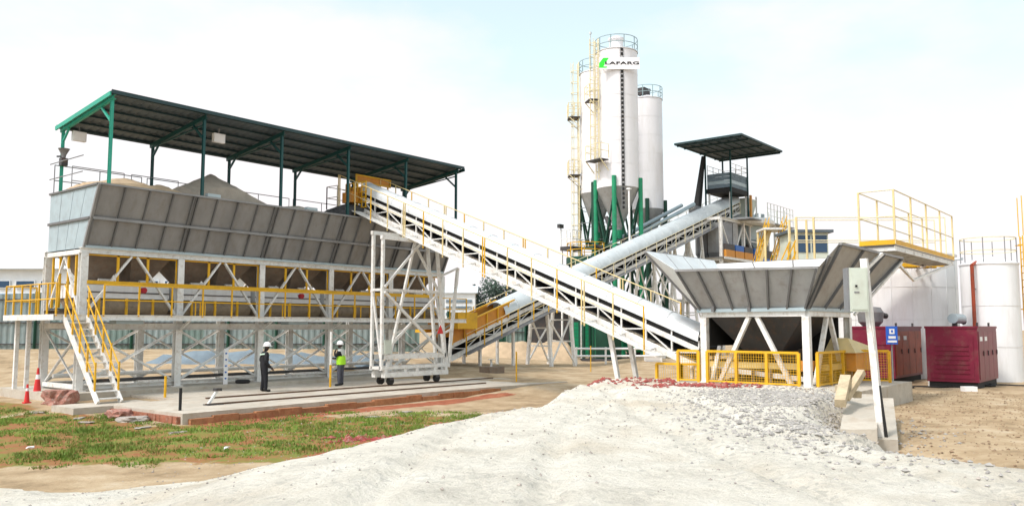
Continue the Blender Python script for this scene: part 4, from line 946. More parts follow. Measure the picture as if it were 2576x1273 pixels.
cage_ladder(t2, s2, yaw - 1.45, 1.36, 3.0, 25.0, 'ladder_cream', 2.2)
for z in (15.2, 20.2): side_platform(t2, s2, yaw - 1.55, 1.36, z, 1.3, 1.0)
beam('mast', (s2[0] - .3, s2[1] + .3, 24.2), (s2[0] - .3, s2[1] + .3, 27.6), .06, 'hood_blue', t2); box('beacon', s2[0] - .38, s2[0] - .22, s2[1] + .22, s2[1] + .38, 27.6, 27.8, 'hood_blue', t2)
for z in (8.3, 9.6, 11, 12.3): ring('pipe_band', s2, 1.6, z, .05, 'grey_steel', t2, 10)
s3 = site((1633 - 1288) / 2100 * 73., 73.)[:2]
t3 = silo('shorter white cement silo standing on the mixer side of the tall pair', s3, 1.38, 12.6, 22.4, [yaw - .2 + k * math.pi / 2 for k in range(4)], 'green_dark')
box('blower', s3[0] - .7, s3[0] + .3, s3[1] - .2, s3[1] + .5, 22.85, 23.5, 'dark_steel', t3); lathe('vent', (s3[0] + .2, s3[1], 0), [(.2, 22.7), (.2, 23.3), (.32, 23.35), (.3, 23.5)], 'grey_steel', t3, 12)
# screw conveyors and green gear under the silos
gr = thing('green_pump_skid', 'dark green pump skid and vessel under the cement silos', 'pump skid', (42, 2.9, -.2))
lathe('vessel', (41.0, 4.0, 0), [(.9, -.15), (1.0, 0), (1.0, 2.6), (.6, 3.1), (.2, 3.2)], 'green_dark', gr, 20); box('skid', 39.2, 45, 2.6, 5.4, -.25, -.05, 'dark_steel', gr)
tube('pump', (42.4, 3.0, .9), (44.4, 3.0, .9), .55, 'green_paint', gr, 16); tube('motor', (44.4, 3.0, .9), (45.2, 3.0, .9), .38, 'dark_steel', gr, 14)
for x in (42.7, 44.0): box('foot', x - .15, x + .15, 2.7, 3.3, -.05, .5, 'dark_steel', gr)
for k, y in enumerate((3.6, 4.8)): tube('screw_tube', (42.6, y, 8.9), (52.5, y - 1.2, 13.0), .16, 'galv_blue', gr, 10)
lathe('drum_platform', (41.2, 6.1, 0), [(1.55, 7.2), (1.6, 7.25), (1.6, 7.75), (1.45, 7.8)], 'green_dark', gr, 24)
for a in range(4): tube('platform_leg', (41.2 + 1.3 * math.cos(a * 1.57 + .4), 6.1 + 1.3 * math.sin(a * 1.57 + .4), -.2), (41.2 + 1.3 * math.cos(a * 1.57 + .4), 6.1 + 1.3 * math.sin(a * 1.57 + .4), 7.25), .13, 'green_dark', gr)
ring('platform_rail', (41.2, 6.1), 1.5, 8.9, .05, 'yellow_paint', gr); ring('platform_rail', (41.2, 6.1), 1.5, 8.35, .05, 'yellow_paint', gr)
for a in range(9): beam('rail_post', (41.2 + 1.5 * math.cos(a * .7), 6.1 + 1.5 * math.sin(a * .7), 7.8), (41.2 + 1.5 * math.cos(a * .7), 6.1 + 1.5 * math.sin(a * .7), 8.9), .05, 'yellow_paint', gr)
rr = random.Random(9)
for k in range(9):
    a = rr.uniform(0, 6.28); p = (s1[0] + 1.2 * math.cos(a), s1[1] + 1.2 * math.sin(a)); z = rr.uniform(7.2, 10.2); q = (p[0] + rr.uniform(-1.2, 1.2), p[1] + rr.uniform(-1, 1), z + rr.uniform(.4, 2.0))
    tube('feed_duct', (*p, z), q, rr.uniform(.09, .2), 'green_dark' if k % 3 else 'dark_steel', t1, 10)
for k in range(4): box('valve_box', s1[0] - 1.0 + .5 * k, s1[0] - .7 + .5 * k, s1[1] - 1.2, s1[1] - .8, 8.6 + .3 * (k % 2), 9.2 + .3 * (k % 2), 'dark_steel', t1)
box('valve_floor', s1[0] - 1.6, s1[0] + 1.6, s1[1] - 1.6, s1[1] + 1.6, 8.5, 8.58, 'green_dark', t1)
lm = thing('lamp_mast', 'thin white lamp mast standing between silo legs and inclined conveyor', 'mast', site(8.95, 63.2, -.2)); p = site(8.95, 63.2)
tube('mast', (p[0], p[1], -.2), (p[0], p[1], 12.8), .07, 'sign_white', lm, 10); box('cap', p[0] - .14, p[0] + .14, p[1] - .14, p[1] + .14, 12.8, 12.9, 'sign_white', lm)
cm = thing('camera_cabinet_platform', 'small white platform with dark camera on a bracket at the caged ladder foot', 'platform', site(4.6, 66, -.2)); 
p = site(4.75, 66.5)
for dx, dy in ((-.6, -.5), (.6, -.5), (.6, .5), (-.6, .5)): beam('leg', (p[0] + dx, p[1] + dy, -.25), (p[0] + dx, p[1] + dy, 8.5), .12, 'white_paint', cm)
box('deck', p[0] - .7, p[0] + .7, p[1] - .6, p[1] + .6, 8.4, 8.7, 'dark_steel', cm)
rail_run(cm, [(p[0] - .65, p[1] + .55, 8.7), (p[0] - .65, p[1] - .55, 8.7), (p[0] + .65, p[1] - .55, 8.7), (p[0] + .65, p[1] + .55, 8.7)], (.6, 1.3), 'white_paint', .03, .7)
beam('camera_arm', (p[0] - .65, p[1] + .55, 8.7), (p[0] - .65, p[1] + .55, 10.2), .05, 'dark_steel', cm); box('camera', p[0] - .95, p[0] - .4, p[1] + .45, p[1] + .7, 10.2, 10.5, 'dark_steel', cm)

# ------------------------------------------------------------------ mixer tower
mxr = thing('mixer_tower', 'grey concrete mixer on a white steel tower with deck rails and stairs', 'mixer tower', (57, 1.5, -.2))
for x in (51.5, 56.0, 61.5):
    for y in (-.5, 5.0): beam('column', (x, y, -.25), (x, y, 11.5), .24, 'white_paint', mxr, h=.24, kind='H')
for z in (4.6, 8.0, 11.45):
    for y in (-.5, 5.0): beam('floor_beam', (51.4, y, z), (61.6, y, z), .18, 'white_paint', mxr, h=.26, kind='U')
    for x in (51.5, 56, 61.5): beam('floor_beam', (x, -.5, z), (x, 5.0, z), .18, 'white_paint', mxr, h=.24)
for a, b in ((51.5, 56.0), (56.0, 61.5)):
    for z0, z1 in ((0, 4.5), (4.7, 7.9), (8.1, 11.3)): beam('brace', (a, -.5, z1), ((a + b) / 2, -.5, z0), .10, 'white_paint', mxr); beam('brace', (b, -.5, z1), ((a + b) / 2, -.5, z0), .10, 'white_paint', mxr)
box('lower_deck', 51.2, 62.6, -.9, 5.3, 8.12, 8.18, 'grey_steel', mxr)
beam('deck_fascia', (51.2, -.92, 8.08), (62.6, -.92, 8.08), .04, 'white_paint', mxr, h=.2)
box('upper_deck', 54.6, 64.6, -1.9, 4.6, 11.62, 11.72, 'grey_steel', mxr)
lathe('deck_rim', (58.2, .4, 0), [(2.7, 11.45), (2.72, 11.72), (2.5, 11.95)], 'white_paint', mxr, 32)
for x, y in ((64.3, -1.6), (64.3, 4.3), (60.4, -1.6)): beam('deck_column', (x, y, -.25), (x, y, 11.62), .16, 'white_paint', mxr)
rail_run(mxr, [(58.4, -1.8, 11.72), (64.5, -1.8, 11.72), (64.5, 4.5, 11.72)], (.6, 1.2, 1.7), 'tank_paint', .025, .8, pm='panel_cream')
for x in (59.3, 61.0, 62.4): tube('vent_pipe', (x, .3, 11.72), (x, .3, 12.9 + .2 * (x % 1)), .16, 'galv_blue', mxr, 10)
box('dust_box', 60.4, 62.2, .8, 2.4, 11.72, 12.9, 'galv_blue', mxr)
for k in range(10):       # mixer drum staves
    a0, a1 = 2 * math.pi * k / 10 + .02, 2 * math.pi * (k + 1) / 10 - .02; v = []; f = []
    for i in range(4):
        a = a0 + (a1 - a0) * i / 3
        for r_, z_ in ((1.55, 8.2), (1.85, 8.7), (1.85, 11.3)): v.append((54.5 + r_ * math.cos(a), 1.3 + r_ * math.sin(a), z_))
    for i in range(3):
        for j in range(2): f.append((i * 3 + j, i * 3 + 3 + j, i * 3 + 4 + j, i * 3 + 1 + j))
    add('drum_plate', v, f, 'hopper_grey' if k % 2 else 'grey_steel', mxr)
lathe('drum_core', (54.5, 1.3, 0), [(1.5, 8.2), (1.8, 8.7), (1.8, 11.25)], 'dark_steel', mxr, 24)
lathe('second_drum', (59.2, .5, 0), [(.7, 9.5), (1.45, 10.2), (1.45, 11.4)], 'galv_blue', mxr, 24)
for x in (57.9, 60.5): beam('drum_leg', (x, -.3, 8.18), (x, -.3, 11.4), .14, 'sign_white', mxr)
box('gear_housing', 57.6, 60.8, -.2, 1.2, 8.6, 9.7, 'dark_steel', mxr); box('motor', 58.6, 59.4, -.5, -.21, 8.9, 9.4, 'sign_white', mxr)
for z in (9.0, 9.9): beam('gear_rail', (57.2, -.7, z), (61.4, -.7, z), .07, 'sign_white', mxr)
add('head_chute', [(58.6, .2, 14.1), (60.9, .2, 14.1), (60.9, 2.8, 14.1), (58.6, 2.8, 14.1), (58.9, .6, 11.9), (60.4, .6, 11.9), (60.4, 2.4, 11.9), (58.9, 2.4, 11.9)], [(0, 3, 7, 4), (0, 4, 5, 1), (1, 5, 6, 2), (2, 6, 7, 3), (0, 1, 2, 3), (4, 7, 6, 5)], 'panel_cream', mxr)
beam('chute_column', (58.75, -.1, 11.7), (58.75, -.1, 14.3), .3, 'cabin_orange', mxr, h=.14); beam('chute_column', (60.0, -.1, 11.7), (60.0, -.1, 14.3), .12, 'white_paint', mxr)
for (xa, ya, xb, yb) in ((55.0, .1, 58.5, .1), (58.5, .1, 58.5, 2.3), (58.5, 2.3, 55.0, 2.3), (55.0, 2.3, 55.0, .1)):
    for k in range(4):
        a = Vector((xa, ya, 14.62 + k * .33)); b = Vector((xb, yb, 14.62 + k * .33)); h = Vector((0, 0, .31))
        slab('shield_panel', [a, b, b + h, a + h], .04, ('tarp_blue', 'galv_blue', 'tarp_blue', 'tarp_blue')[k], mxr)
box('shield_floor', 54.9, 58.6, .0, 2.4, 14.2, 14.6, 'rubber', mxr)
for x, y in ((55.1, .2), (58.4, .2), (58.4, 2.2), (55.1, 2.2)): beam('shield_leg', (x, y, 11.72), (x, y, 14.2), .14, 'white_paint', mxr)
rail_run(mxr, [(55, .1, 15.95), (58.5, .1, 15.95), (58.5, 2.3, 15.95), (55, 2.3, 15.95)], (.4, .8), 'tank_paint', .025, 1.1)
for k, x in enumerate((51.7, 53.6, 55.5)): box('orange_cabinet', x, x + 1.7, -.86, -.62, 8.18, 8.8, 'cabin_orange', mxr); box('cabinet_cap', x, x + 1.7, -.86, -.62, 8.81, 9.3, 'blue_paint' if k == 1 else 'dark_steel', mxr)
box('blue_compressor', 57.5, 59.0, -.88, -.3, 8.18, 9.3, 'blue_paint', mxr); box('blue_tank', 59.3, 61.6, -.88, -.3, 8.18, 8.55, 'blue_paint', mxr)
box('dark_cabinet', 59.3, 61.6, -.87, -.3, 8.56, 9.3, 'dark_steel', mxr); tube('lime_drum', (62.2, -.6, 8.18), (62.2, -.6, 9.0), .33, 'hi_vis', mxr, 14)
add('dust_sleeve', [(53.7, 2.6, 12.9), (54.3, 2.6, 12.9), (54.3, 3.1, 12.9), (53.7, 3.1, 12.9), (54.6, 2.4, 17.6), (54.85, 2.4, 17.6), (54.85, 2.65, 17.6), (54.6, 2.65, 17.6)], BF, 'rubber', mxr)
box('cable_drum', 53.0, 54.2, 2.5, 3.2, 12.3, 12.95, 'grey_steel', mxr); beam('drum_stay', (53.6, 2.8, 11.4), (53.6, 2.8, 12.3), .2, 'grey_steel', mxr)
# stairs
def stair(par, a, b, w, m, n=12):
    a = Vector(a); b = Vector(b); d = (b - a); s = Vector((-d.y, d.x, 0)).normalized() * w / 2
    for q in (-1, 1):
        beam('stair_stringer', a + s * q, b + s * q, .07, m, par, h=.25)
        for h in (.55, 1.05): beam('stair_rail', a + s * q + Vector((0, 0, h)), b + s * q + Vector((0, 0, h)), .05, 'yellow_paint', par)
        for k in range(5): p = a.lerp(b, .05 + .225 * k) + s * q; beam('stair_post', p, p + Vector((0, 0, 1.05)), .05, 'yellow_paint', par)
    for k in range(n): p = a.lerp(b, (k + .5) / n); v, f = vbeam(p - s, p + s, .24, .04); add('stair_tread', v, f, 'grey_steel', par)
stair(mxr, site(18.0, 63.5, 4.6), site(19.6, 63.5, 9.6), .9, 'pale_yellow'); stair(mxr, site(19.0, 62.5, 4.6), site(20.6, 62.5, 9.6), .9, 'white_paint')
sbox('stair_landing', 18.9, 20.9, 62.2, 64.2, 9.6, 9.75, 'white_paint', mxr)
for x, d in ((19.0, 62.3), (20.8, 62.3), (20.8, 64.1), (19.0, 64.1)): beam('landing_column', site(x, d, -.2), site(x, d, 9.6), .14, 'pale_yellow', mxr)
for x, d in ((17.2, 62.4), (18.4, 62.4), (18.4, 64.0)): beam('landing_column', site(x, d, -.2), site(x, d, 4.7), .14, 'pale_yellow', mxr)
sbox('stair_landing', 17.0, 19.2, 62.2, 64.2, 4.6, 4.7, 'grey_steel', mxr)
mc = thing('mixer_canopy', 'dark slate roof canopy on green posts above the mixer tower', 'canopy', (55, .2, 14))
for x in (54.8, 58.4):
    for y in (.0, 2.4): beam('post', (x, y, 11.7), (x, y, 17.9), .12, 'canopy_green', mc, kind='H')
for x in (50.9, 52.2, 55.2, 58.2, 59.2): beam('rafter', (x, -2.8, 17.93), (x, 3.1, 17.93), .08, 'roof_steel', mc, h=.14)
for k in range(8): y = -2.75 + k * 5.8 / 7; beam('purlin', (50.7, y, 18.03), (59.4, y, 18.03), .07, 'roof_steel', mc, h=.08)
for k in range(10):
    x0 = 50.6 + k * .88; n = 12; v = []; f = []
    for i in range(n + 1):
        x = x0 + .88 * i / n; dz = .025 * (1 if (i // 2) % 2 else -1)
        for y in (-2.9, 3.2): v += [(x, y, 18.11 + dz), (x, y, 18.10 + dz)]
    for i in range(n): a = i * 4; b = a + 4; f += [(a, b, b + 2, a + 2), (a + 1, a + 3, b + 3, b + 1), (a, a + 1, b + 1, b), (a + 2, b + 2, b + 3, a + 3)]
    add('roof_sheet', v, f, 'roof_sheet', mc)
for y in (-2.92, 3.22): beam('fascia', (50.6, y, 18.08), (59.4, y, 18.08), .03, 'roof_steel', mc, h=.16)
for x in (50.58, 59.42): beam('fascia', (x, -2.9, 18.08), (x, 3.2, 18.08), .03, 'roof_steel', mc, h=.16)
# control cabin beside the stairs
cb = thing('control_cabin', 'grey green control cabin with dark windows beside the mixer stairs', 'cabin', site(21, 60, -.2))
sbox('stilt_frame', 20.0, 22.4, 59.2, 61.6, -.3, 6.3, 'white_paint', cb); sbox('wall', 19.9, 22.5, 59.1, 61.7, 6.3, 9.0, 'panel_cream', cb); sbox('roof', 19.6, 22.8, 58.8, 62.0, 9.0, 9.2, 'roof_sheet', cb)
sbox('window', 20.1, 21.2, 59.05, 59.099, 7.6, 8.8, 'window_glass', cb); sbox('window', 21.35, 22.4, 59.05, 59.099, 7.6, 8.8, 'window_glass', cb)
# dark plant room under the conveyors
pr = thing('plant_room', 'dark plant room with a ribbed roller door below the crossing conveyors', 'plant room', site(6.4, 72, -.2))
sbox('wall', 1.6, 9.6, 72, 76, -.3, 3.6, 'dark_steel', pr); sbox('roof', 1.4, 9.8, 71.7, 76.2, 3.6, 3.75, 'grey_steel', pr)
for k in range(9): sbox('door_slat', 5.0, 6.9, 71.94, 71.99, -.2 + k * .33, .10 + k * .33, 'green_paint', pr)
pp = thing('pipe_rack', 'low white pipe rack running past the silo feet', 'pipe rack', site(8, 57.5, -.2))
for z in (.35, .85): tube('pipe', site(4.2, 57.4, z), site(10.4, 57.4, z), .07, 'sign_white', pp)
for x in (4.4, 6.4, 8.4, 10.2): beam('stand', site(x, 57.4, -.3), site(x, 57.4, .95), .1, 'white_paint', pp)
sbox('pump_block', 9.2, 10.3, 57.6, 58.6, -.3, .7, 'sign_white', pp)

# ------------------------------------------------------------------ water tanks, deck, catwalk
def tank(label, x, d, r, zt, courses):
    c = site(x, d); t = thing('water_tank', label, 'tank', (c[0], c[1], -.2), 'water tanks')
    zz = [-.25 + (zt + .25) * k / courses for k in range(courses + 1)]
    for a, b in zip(zz[:-1], zz[1:]): lathe('shell_course', (c[0], c[1], 0), [(r, a), (r, b - .04), (r + .014, b - .035), (r + .014, b)], 'tank_paint', t, 48, caps=False)
    lathe('roof', (c[0], c[1], 0), [(r + .04, zt), (r + .04, zt + .05), (.3, zt + .35), (.01, zt + .36)], 'tank_paint', t, 48)
    return t, c
tk1, c1 = tank('wide white water tank behind the receiving hopper', 18.4, 40.0, 2.62, 5.58, 4)
for a in range(10):
    g = yaw - 1.5 + a * .33; mb = MB().put(*vbeam((c1[0] + 2.63 * math.cos(g), c1[1] + 2.63 * math.sin(g), -.2), (c1[0] + 2.63 * math.cos(g), c1[1] + 2.63 * math.sin(g), 5.5), .03, .015)); mb.build('vertical_seam', 'tank_paint', tk1)
tk2, c2 = tank('narrow pale blue tank behind the maroon generator with a yellow ladder', 20.72, 36.2, 1.12, 4.96, 3)
cage_ladder(tk2, c2, yaw + 1.25, 1.12, -.1, 6.2, 'yellow_paint', 8)
for h in (.55, 1.1): ring('top_rail', c2, 1.08, 5.0 + h, .035, 'ladder_cream', tk2, 20)
for k in range(8): g = k * .785; beam('rail_post', (c2[0] + 1.08 * math.cos(g), c2[1] + 1.08 * math.sin(g), 5.0), (c2[0] + 1.08 * math.cos(g), c2[1] + 1.08 * math.sin(g), 6.1), .035, 'grey_steel', tk2)
tube('overflow_pipe', site(19.55, 35.4, .0), site(19.55, 35.4, 4.9), .075, 'orange_red', tk2, 10); tube('overflow_elbow', site(19.55, 35.4, 4.9), site(19.9, 35.7, 5.05), .075, 'orange_red', tk2, 10)
for z in (1.2, 3.9): beam('pipe_clip', site(19.55, 35.4, z), site(19.95, 35.75, z), .04, 'grey_steel', tk2)
tube('transfer_pipe', site(19.2, 37.8, 5.3), site(20.0, 36.9, 5.3), .06, 'hood_blue', tk2, 8)
dk = thing('tank_deck', 'white service deck with tall yellow railing in front of the wide water tank', 'deck', site(15.5, 31.5, 4.9))
p0 = Vector(site(12.92, 28.0, 5.02)); DL, DWd = 8.8, 1.15
box('deck_plate', p0.x, p0.x + DL, p0.y, p0.y + DWd, 5.02, 5.07, 'grey_steel', dk)
for y in (p0.y, p0.y + DWd): beam('edge_beam', (p0.x, y, 4.95), (p0.x + DL, y, 4.95), .06, 'white_paint', dk, h=.22, kind='U')
for k in range(8): beam('joist', (p0.x + .1 + k * 1.2, p0.y, 4.92), (p0.x + .1 + k * 1.2, p0.y + DWd, 4.92), .08, 'white_paint', dk, h=.14)
for y in (p0.y - .02, p0.y + DWd + .02):
    beam('toe_board', (p0.x, y, 5.14), (p0.x + DL, y, 5.14), .02, 'yellow_paint', dk, h=.16)
beam('toe_board', (p0.x - .02, p0.y, 5.14), (p0.x - .02, p0.y + DWd, 5.14), .02, 'yellow_paint', dk, h=.16)
rail_run(dk, [(p0.x + DL, p0.y, 5.07), (p0.x, p0.y, 5.07), (p0.x, p0.y + DWd, 5.07), (p0.x + DL, p0.y + DWd, 5.07)], (.95, 1.85), 'ladder_cream', .022, 2.2, pm='pale_yellow', pr=.028)
for x in (DL - .4,): beam('deck_bracket', (p0.x + x - .4, p0.y + DWd / 2 + .3, 4.9), site(18.2, 37.5, 4.9), .12, 'white_paint', dk)
beam('deck_strut', (p0.x + DL - .6, p0.y, 4.85), (p0.x + 2.4, p0.y + .05, 3.95), .08, 'white_paint', dk); beam('deck_strut', (p0.x + 2.4, p0.y + .05, 3.95), (15.9, -23.45, 4.3), .08, 'white_paint', dk)
ct = thing('catwalk', 'yellow railed catwalk bridging from a stair tower to the tank deck', 'catwalk', site(15.5, 36.4, -.1))
sbox('walk_plate', 12.3, 18.8, 36.0, 36.9, 5.0, 5.08, 'grey_steel', ct)
for d in (36.0, 36.9):
    beam('edge_beam', site(12.3, d, 4.98), site(18.8, d, 4.98), .06, 'yellow_paint', ct, h=.2)
    rail_run(ct, [site(12.3, d, 5.08), site(18.8, d, 5.08)], (.95, 1.95), 'ladder_cream', .022, 6.4)
for x in (12.35, 13.1):
    for d in (36.0, 36.9): beam('tower_post', site(x, d, -.2), site(x, d, 7.05), .075, 'pale_yellow', ct)
for z0, z1 in ((.3, 2.6), (2.6, 4.9)): beam('tower_brace', site(12.35, 36.0, z0), site(13.1, 36.0, z1), .07, 'pale_yellow', ct); beam('tower_brace', site(12.35, 36.9, z1), site(13.1, 36.9, z0), .07, 'pale_yellow', ct)
stair(ct, site(10.9, 36.4, 2.0), site(12.3, 36.4, 5.0), .8, 'yellow_paint', 8)
for d in (36.0, 36.8): beam('stair_leg', site(10.95, d, -.2), site(10.95, d, 2.0), .1, 'yellow_paint', ct)
beam('tank_bracket', site(18.5, 36.8, 4.94), site(18.5, 37.5, 4.94), .1, 'white_paint', ct)

# ------------------------------------------------------------------ generators
def genset(label, x0, x1, y0, y1, h, door_m, body='maroon', gap=0.):
    t = thing('generator', label, 'generator', ((x0 + x1) / 2, (y0 + y1) / 2, -.02), 'generators by the tanks')
    box('skid', x0 + .06, x1 - .06, y0 + .06, y1 - .06, -.08, .24, 'rubber', t)
    b = box('body', x0, x1, y0, y1, .24, h - .08, body, t)
    box('roof', x0 - .03, x1 + .03, y0 - .03, y1 + .03, h - .08, h, body, t)
    n = 4; w = (x1 - x0 - .2) / n
    for k in range(n):
        d = box('door', x0 + .1 + k * w + .015, x0 + .1 + (k + 1) * w - .015, y0 - .025, y0 - .001, .34, h - .2, door_m, t)
        box('handle', x0 + .1 + (k + .8) * w, x0 + .1 + (k + .84) * w, y0 - .06, y0 - .026, h * .52, h * .6, 'dark_steel', d)
        if k < 2: box('label_plate', x0 + .1 + k * w + .2, x0 + .1 + k * w + .65, y0 - .032, y0 - .026, h * .76, h * .83, 'sign_white', d)
    e = box('end_panel', x0 - .022, x0 - .001, y0 + .15, y1 - .15, .36, h - .35, body, t)
    for k in range(7): box('louvre', x0 - .05, x0 - .023, y0 + .3, y1 - .3, .55 + k * .17, .60 + k * .17, body, e)
    for q in (.2, .8): box('lifting_eye', x0 + (x1 - x0) * q - .06, x0 + (x1 - x0) * q + .06, y0 + .1, y0 + .16, h, h + .14, 'dark_steel', t)
    return t
g2 = genset('maroon generator canopy on a black skid in front of the narrow tank', 21.5, 25.3, -24.62, -22.85, 2.32, 'maroon')
tube('muffler', (22.6, -23.6, 2.62), (24.2, -23.6, 2.62), .19, 'galv_blue', g2, 16); tube('exhaust_stub', (22.9, -23.6, 2.3), (22.9, -23.6, 2.5), .1, 'dark_steel', g2); tube('exhaust_end', (24.2, -23.6, 2.62), (24.55, -23.6, 2.5), .12, 'dark_steel', g2)
g1 = genset('maroon generator with rusty orange doors beside the hopper', 22.3, 26.6, -21.5, -19.7, 2.32, 'orange_red')
lathe('air_intake', (23.1, -20.4, 0), [(.3, 2.3), (.48, 2.5), (.52, 2.9), (.4, 3.1), (.1, 3.15)], 'grey_steel', g1, 20); tube('exhaust_pipe', (23.1, -20.4, 2.9), (23.9, -20.8, 2.75), .12, 'dark_steel', g1, 10)
sg = thing('blue_sign', 'blue safety sign with white symbols on a thin post by the generators', 'sign', site(14.85, 32.8, -.05))
beam('post', site(14.85, 32.83, -.2), site(14.85, 32.83, 2.25), .05, 'grey_steel', sg)
sp_ = sbox('sign_panel', 14.62, 15.06, 32.76, 32.80, 1.62, 2.32, 'sign_blue', sg)
for z0, z1, a, b in ((2.02, 2.22, 14.74, 14.94), (1.84, 1.94, 14.70, 14.98), (1.69, 1.77, 14.66, 15.02)): sbox('symbol', a, b, 32.752, 32.759, z0, z1, 'sign_white', sp_)
sbox('symbol_cut', 14.80, 14.88, 32.748, 32.7515, 2.08, 2.17, 'sign_blue', sp_)
po = tube('guard_pole', site(16.15, 32.6, -.15), site(16.15, 32.6, 2.3), .06, 'white_paint', None, 10); tag(po, 'plain white pole standing between the two maroon generators', 'pole')
cbk = sbox('concrete_block', 16.05, 16.5, 29.9, 30.2, -.1, .18, 'sign_white'); tag(cbk, 'small white block lying at the foot of the maroon generator skid', 'block')

def hose(label, x, d, n, r0):
    rnd = random.Random(int(x * 10)); pts = []; z = surf(x, d)
    for i in range(n * 14):
        a = i * 2 * math.pi / 14; r = r0 * (1 + .25 * math.sin(i * .7)); pts.append(site(x + r * math.cos(a) * 1.3, d + r * math.sin(a), z + .04 + .015 * (i // 14)))
    for k in range(8): pts.append(site(x + r0 * 1.3 + k * .22, d + .25 * math.sin(k), z + .04))
    mb = MB()
    for p, q in zip(pts[:-1], pts[1:]): mb.put(*vbeam(p, q, .06, .06, 'o6'))
    tag(mb.build('hose_coil', 'rubber'), label, 'hose')
hose('black hose coil lying between the maroon generator and narrow tank', 18.1, 32.6, 3, .38)
hose('black hose lying by the skid of the generator with rusty doors', 14.6, 31.6, 2, .3)
# ------------------------------------------------------------------ fence, far building, trees, stockpiles
def fence_run(label, x0, d0, x1, d1, zb_, h, n, mats_, group='boundary fences'):
    t = thing('sheet_fence', label, 'fence', site((x0 + x1) / 2, (d0 + d1) / 2, zb_), group)
    for k in range(n):
        a = Vector(site(x0 + (x1 - x0) * k / n, d0 + (d1 - d0) * k / n, zb_)); b = Vector(site(x0 + (x1 - x0) * (k + 1) / n, d0 + (d1 - d0) * (k + 1) / n, zb_))
        v = []; f = []; m_ = 16; nn = Vector((-(b - a).y, (b - a).x, 0)).normalized()
        for i in range(m_ + 1):
            p = a.lerp(b, i / m_ * .995) + nn * (.025 if (i // 2) % 2 else -.025); v += [p, p + Vector((0, 0, h + .06 * math.sin(k * 2.1)))]
        f = [(2 * i, 2 * i + 2, 2 * i + 3, 2 * i + 1) for i in range(m_)]
        add('fence_panel', v, f, mats_[k % len(mats_)], t)
        if k % 2 == 0: beam('fence_post', a - nn * .1 - Vector((0, 0, .5)), a - nn * .1 + Vector((0, 0, h + .1)), .14, 'green_dark', t)
    for z in (.5, h * .5, h - .4): beam('fence_rail', Vector(site(x0, d0, zb_ + z)) - nn * .07, Vector(site(x1, d1, zb_ + z)) - nn * .07, .07, 'dark_steel', t)
fence_run('green sheet boundary fence running behind the aggregate bins', -46, 53.5, -6, 54.5, .72, 3.75, 26, ['fence_blue', 'fence_sheet', 'fence_blue'])
fence_run('green sheet fence seen beyond the foot of the inclined conveyor', -5.5, 72, 4.5, 73, .2, 3.4, 6, ['green_dark', 'fence_sheet'])
bd = thing('warehouse', 'white two storey warehouse with blue trim and low roof behind the fence', 'building', site(-52, 90, .8))
sbox('wall', -85, -33, 86, 104, .5, 8.3, 'wall_white', bd)
for z in (5.45, 2.6): sbox('blue_band', -85, -33, 85.9, 85.99, z, z + .3, 'wall_blue', bd)
rv = [site(-86, 85.3, 8.3), site(-32, 85.3, 8.3), site(-32, 104.7, 8.3), site(-86, 104.7, 8.3), site(-86, 95, 10.4), site(-32, 95, 10.4)]
add('roof', rv, [(0, 1, 5, 4), (2, 3, 4, 5), (1, 2, 5), (3, 0, 4), (3, 2, 1, 0)], 'far_roof', bd)
for r_, z in enumerate((6.3, 4.0)):
    for k in range(9):
        x = -56.2 + k * 2.55 * (1 if r_ == 0 else 1) + r_ * .0
        w = sbox('window', x, x + 2.0, 85.84, 85.95, z, z + (.85 if r_ == 0 else 1.2), 'wall_white', bd); sbox('pane', x + .1, x + 1.9, 85.80, 85.839, z + .1, z + (.75 if r_ == 0 else 1.1), 'window_glass', w)
def tree(label, x, d, h, r, m, nl=2600, z0=0.):
    c = Vector(site(x, d, z0)); t = thing('tree', label, 'tree', c, 'trees beyond the fence')
    mb = MB()
    v, f = vlathe(c, [(.22, -.3), (.16, h * .3), (.10, h * .6), (.03, h * .85)], 8); mb.put(v, f)
    for k in range(6):
        a = k * 1.1; e = c + Vector((math.cos(a) * r * .55, math.sin(a) * r * .55, h * (.45 + .07 * k))); mb.put(*vbeam(c + Vector((0, 0, h * (.28 + .06 * k))), e, .08, .08, 'o6'))
    mb.build('trunk', 'bark', t)
    rnd = random.Random(int(x * 10) + 3); v = []; f = []
    lobes = [(Vector((rnd.uniform(-1, 1) * r * .6, rnd.uniform(-1, 1) * r * .6, h * rnd.uniform(.42, .85))), r * rnd.uniform(.32, .55)) for _ in range(11)]
    for i in range(nl):
        lc, lr = rnd.choice(lobes); q = Vector((rnd.gauss(0, 1), rnd.gauss(0, 1), rnd.gauss(0, .8))).normalized() * lr * rnd.random() ** .35 + lc + c
        a = Vector((rnd.gauss(0, 1), rnd.gauss(0, 1), rnd.gauss(0, 1))).normalized(); b = a.orthogonal().normalized(); s = rnd.uniform(.13, .3); k = len(v)
        v += [q - a * s, q + b * s * .6, q + a * s, q - b * s * .6]; f.append((k, k + 1, k + 2, k + 3))
    add('crown', v, f, m, t)
for i, (x, d, h, r, m, lab) in enumerate(((-4.6, 112, 8.6, 3.0, 'leaf_dark', 'small dark tree at the open end of the tree row'), (-2.0, 108, 9.6, 3.4, 'leaf', 'rounded green tree in the middle of the tree row'), (.9, 112, 8.6, 3.0, 'leaf_dark', 'dark tree in the row next to the inclined conveyor'), (-8.0, 118, 7.4, 2.3, 'leaf', 'low green tree showing beside the conveyor tower'), (3.4, 114, 8.2, 3.0, 'leaf', 'spreading green tree behind the crossing conveyors'))): tree(lab, x, d, h, r, m)
fb = thing('far_house', 'pale low house with louvred wall beside the far trees', 'house', site(-7, 104, 0))
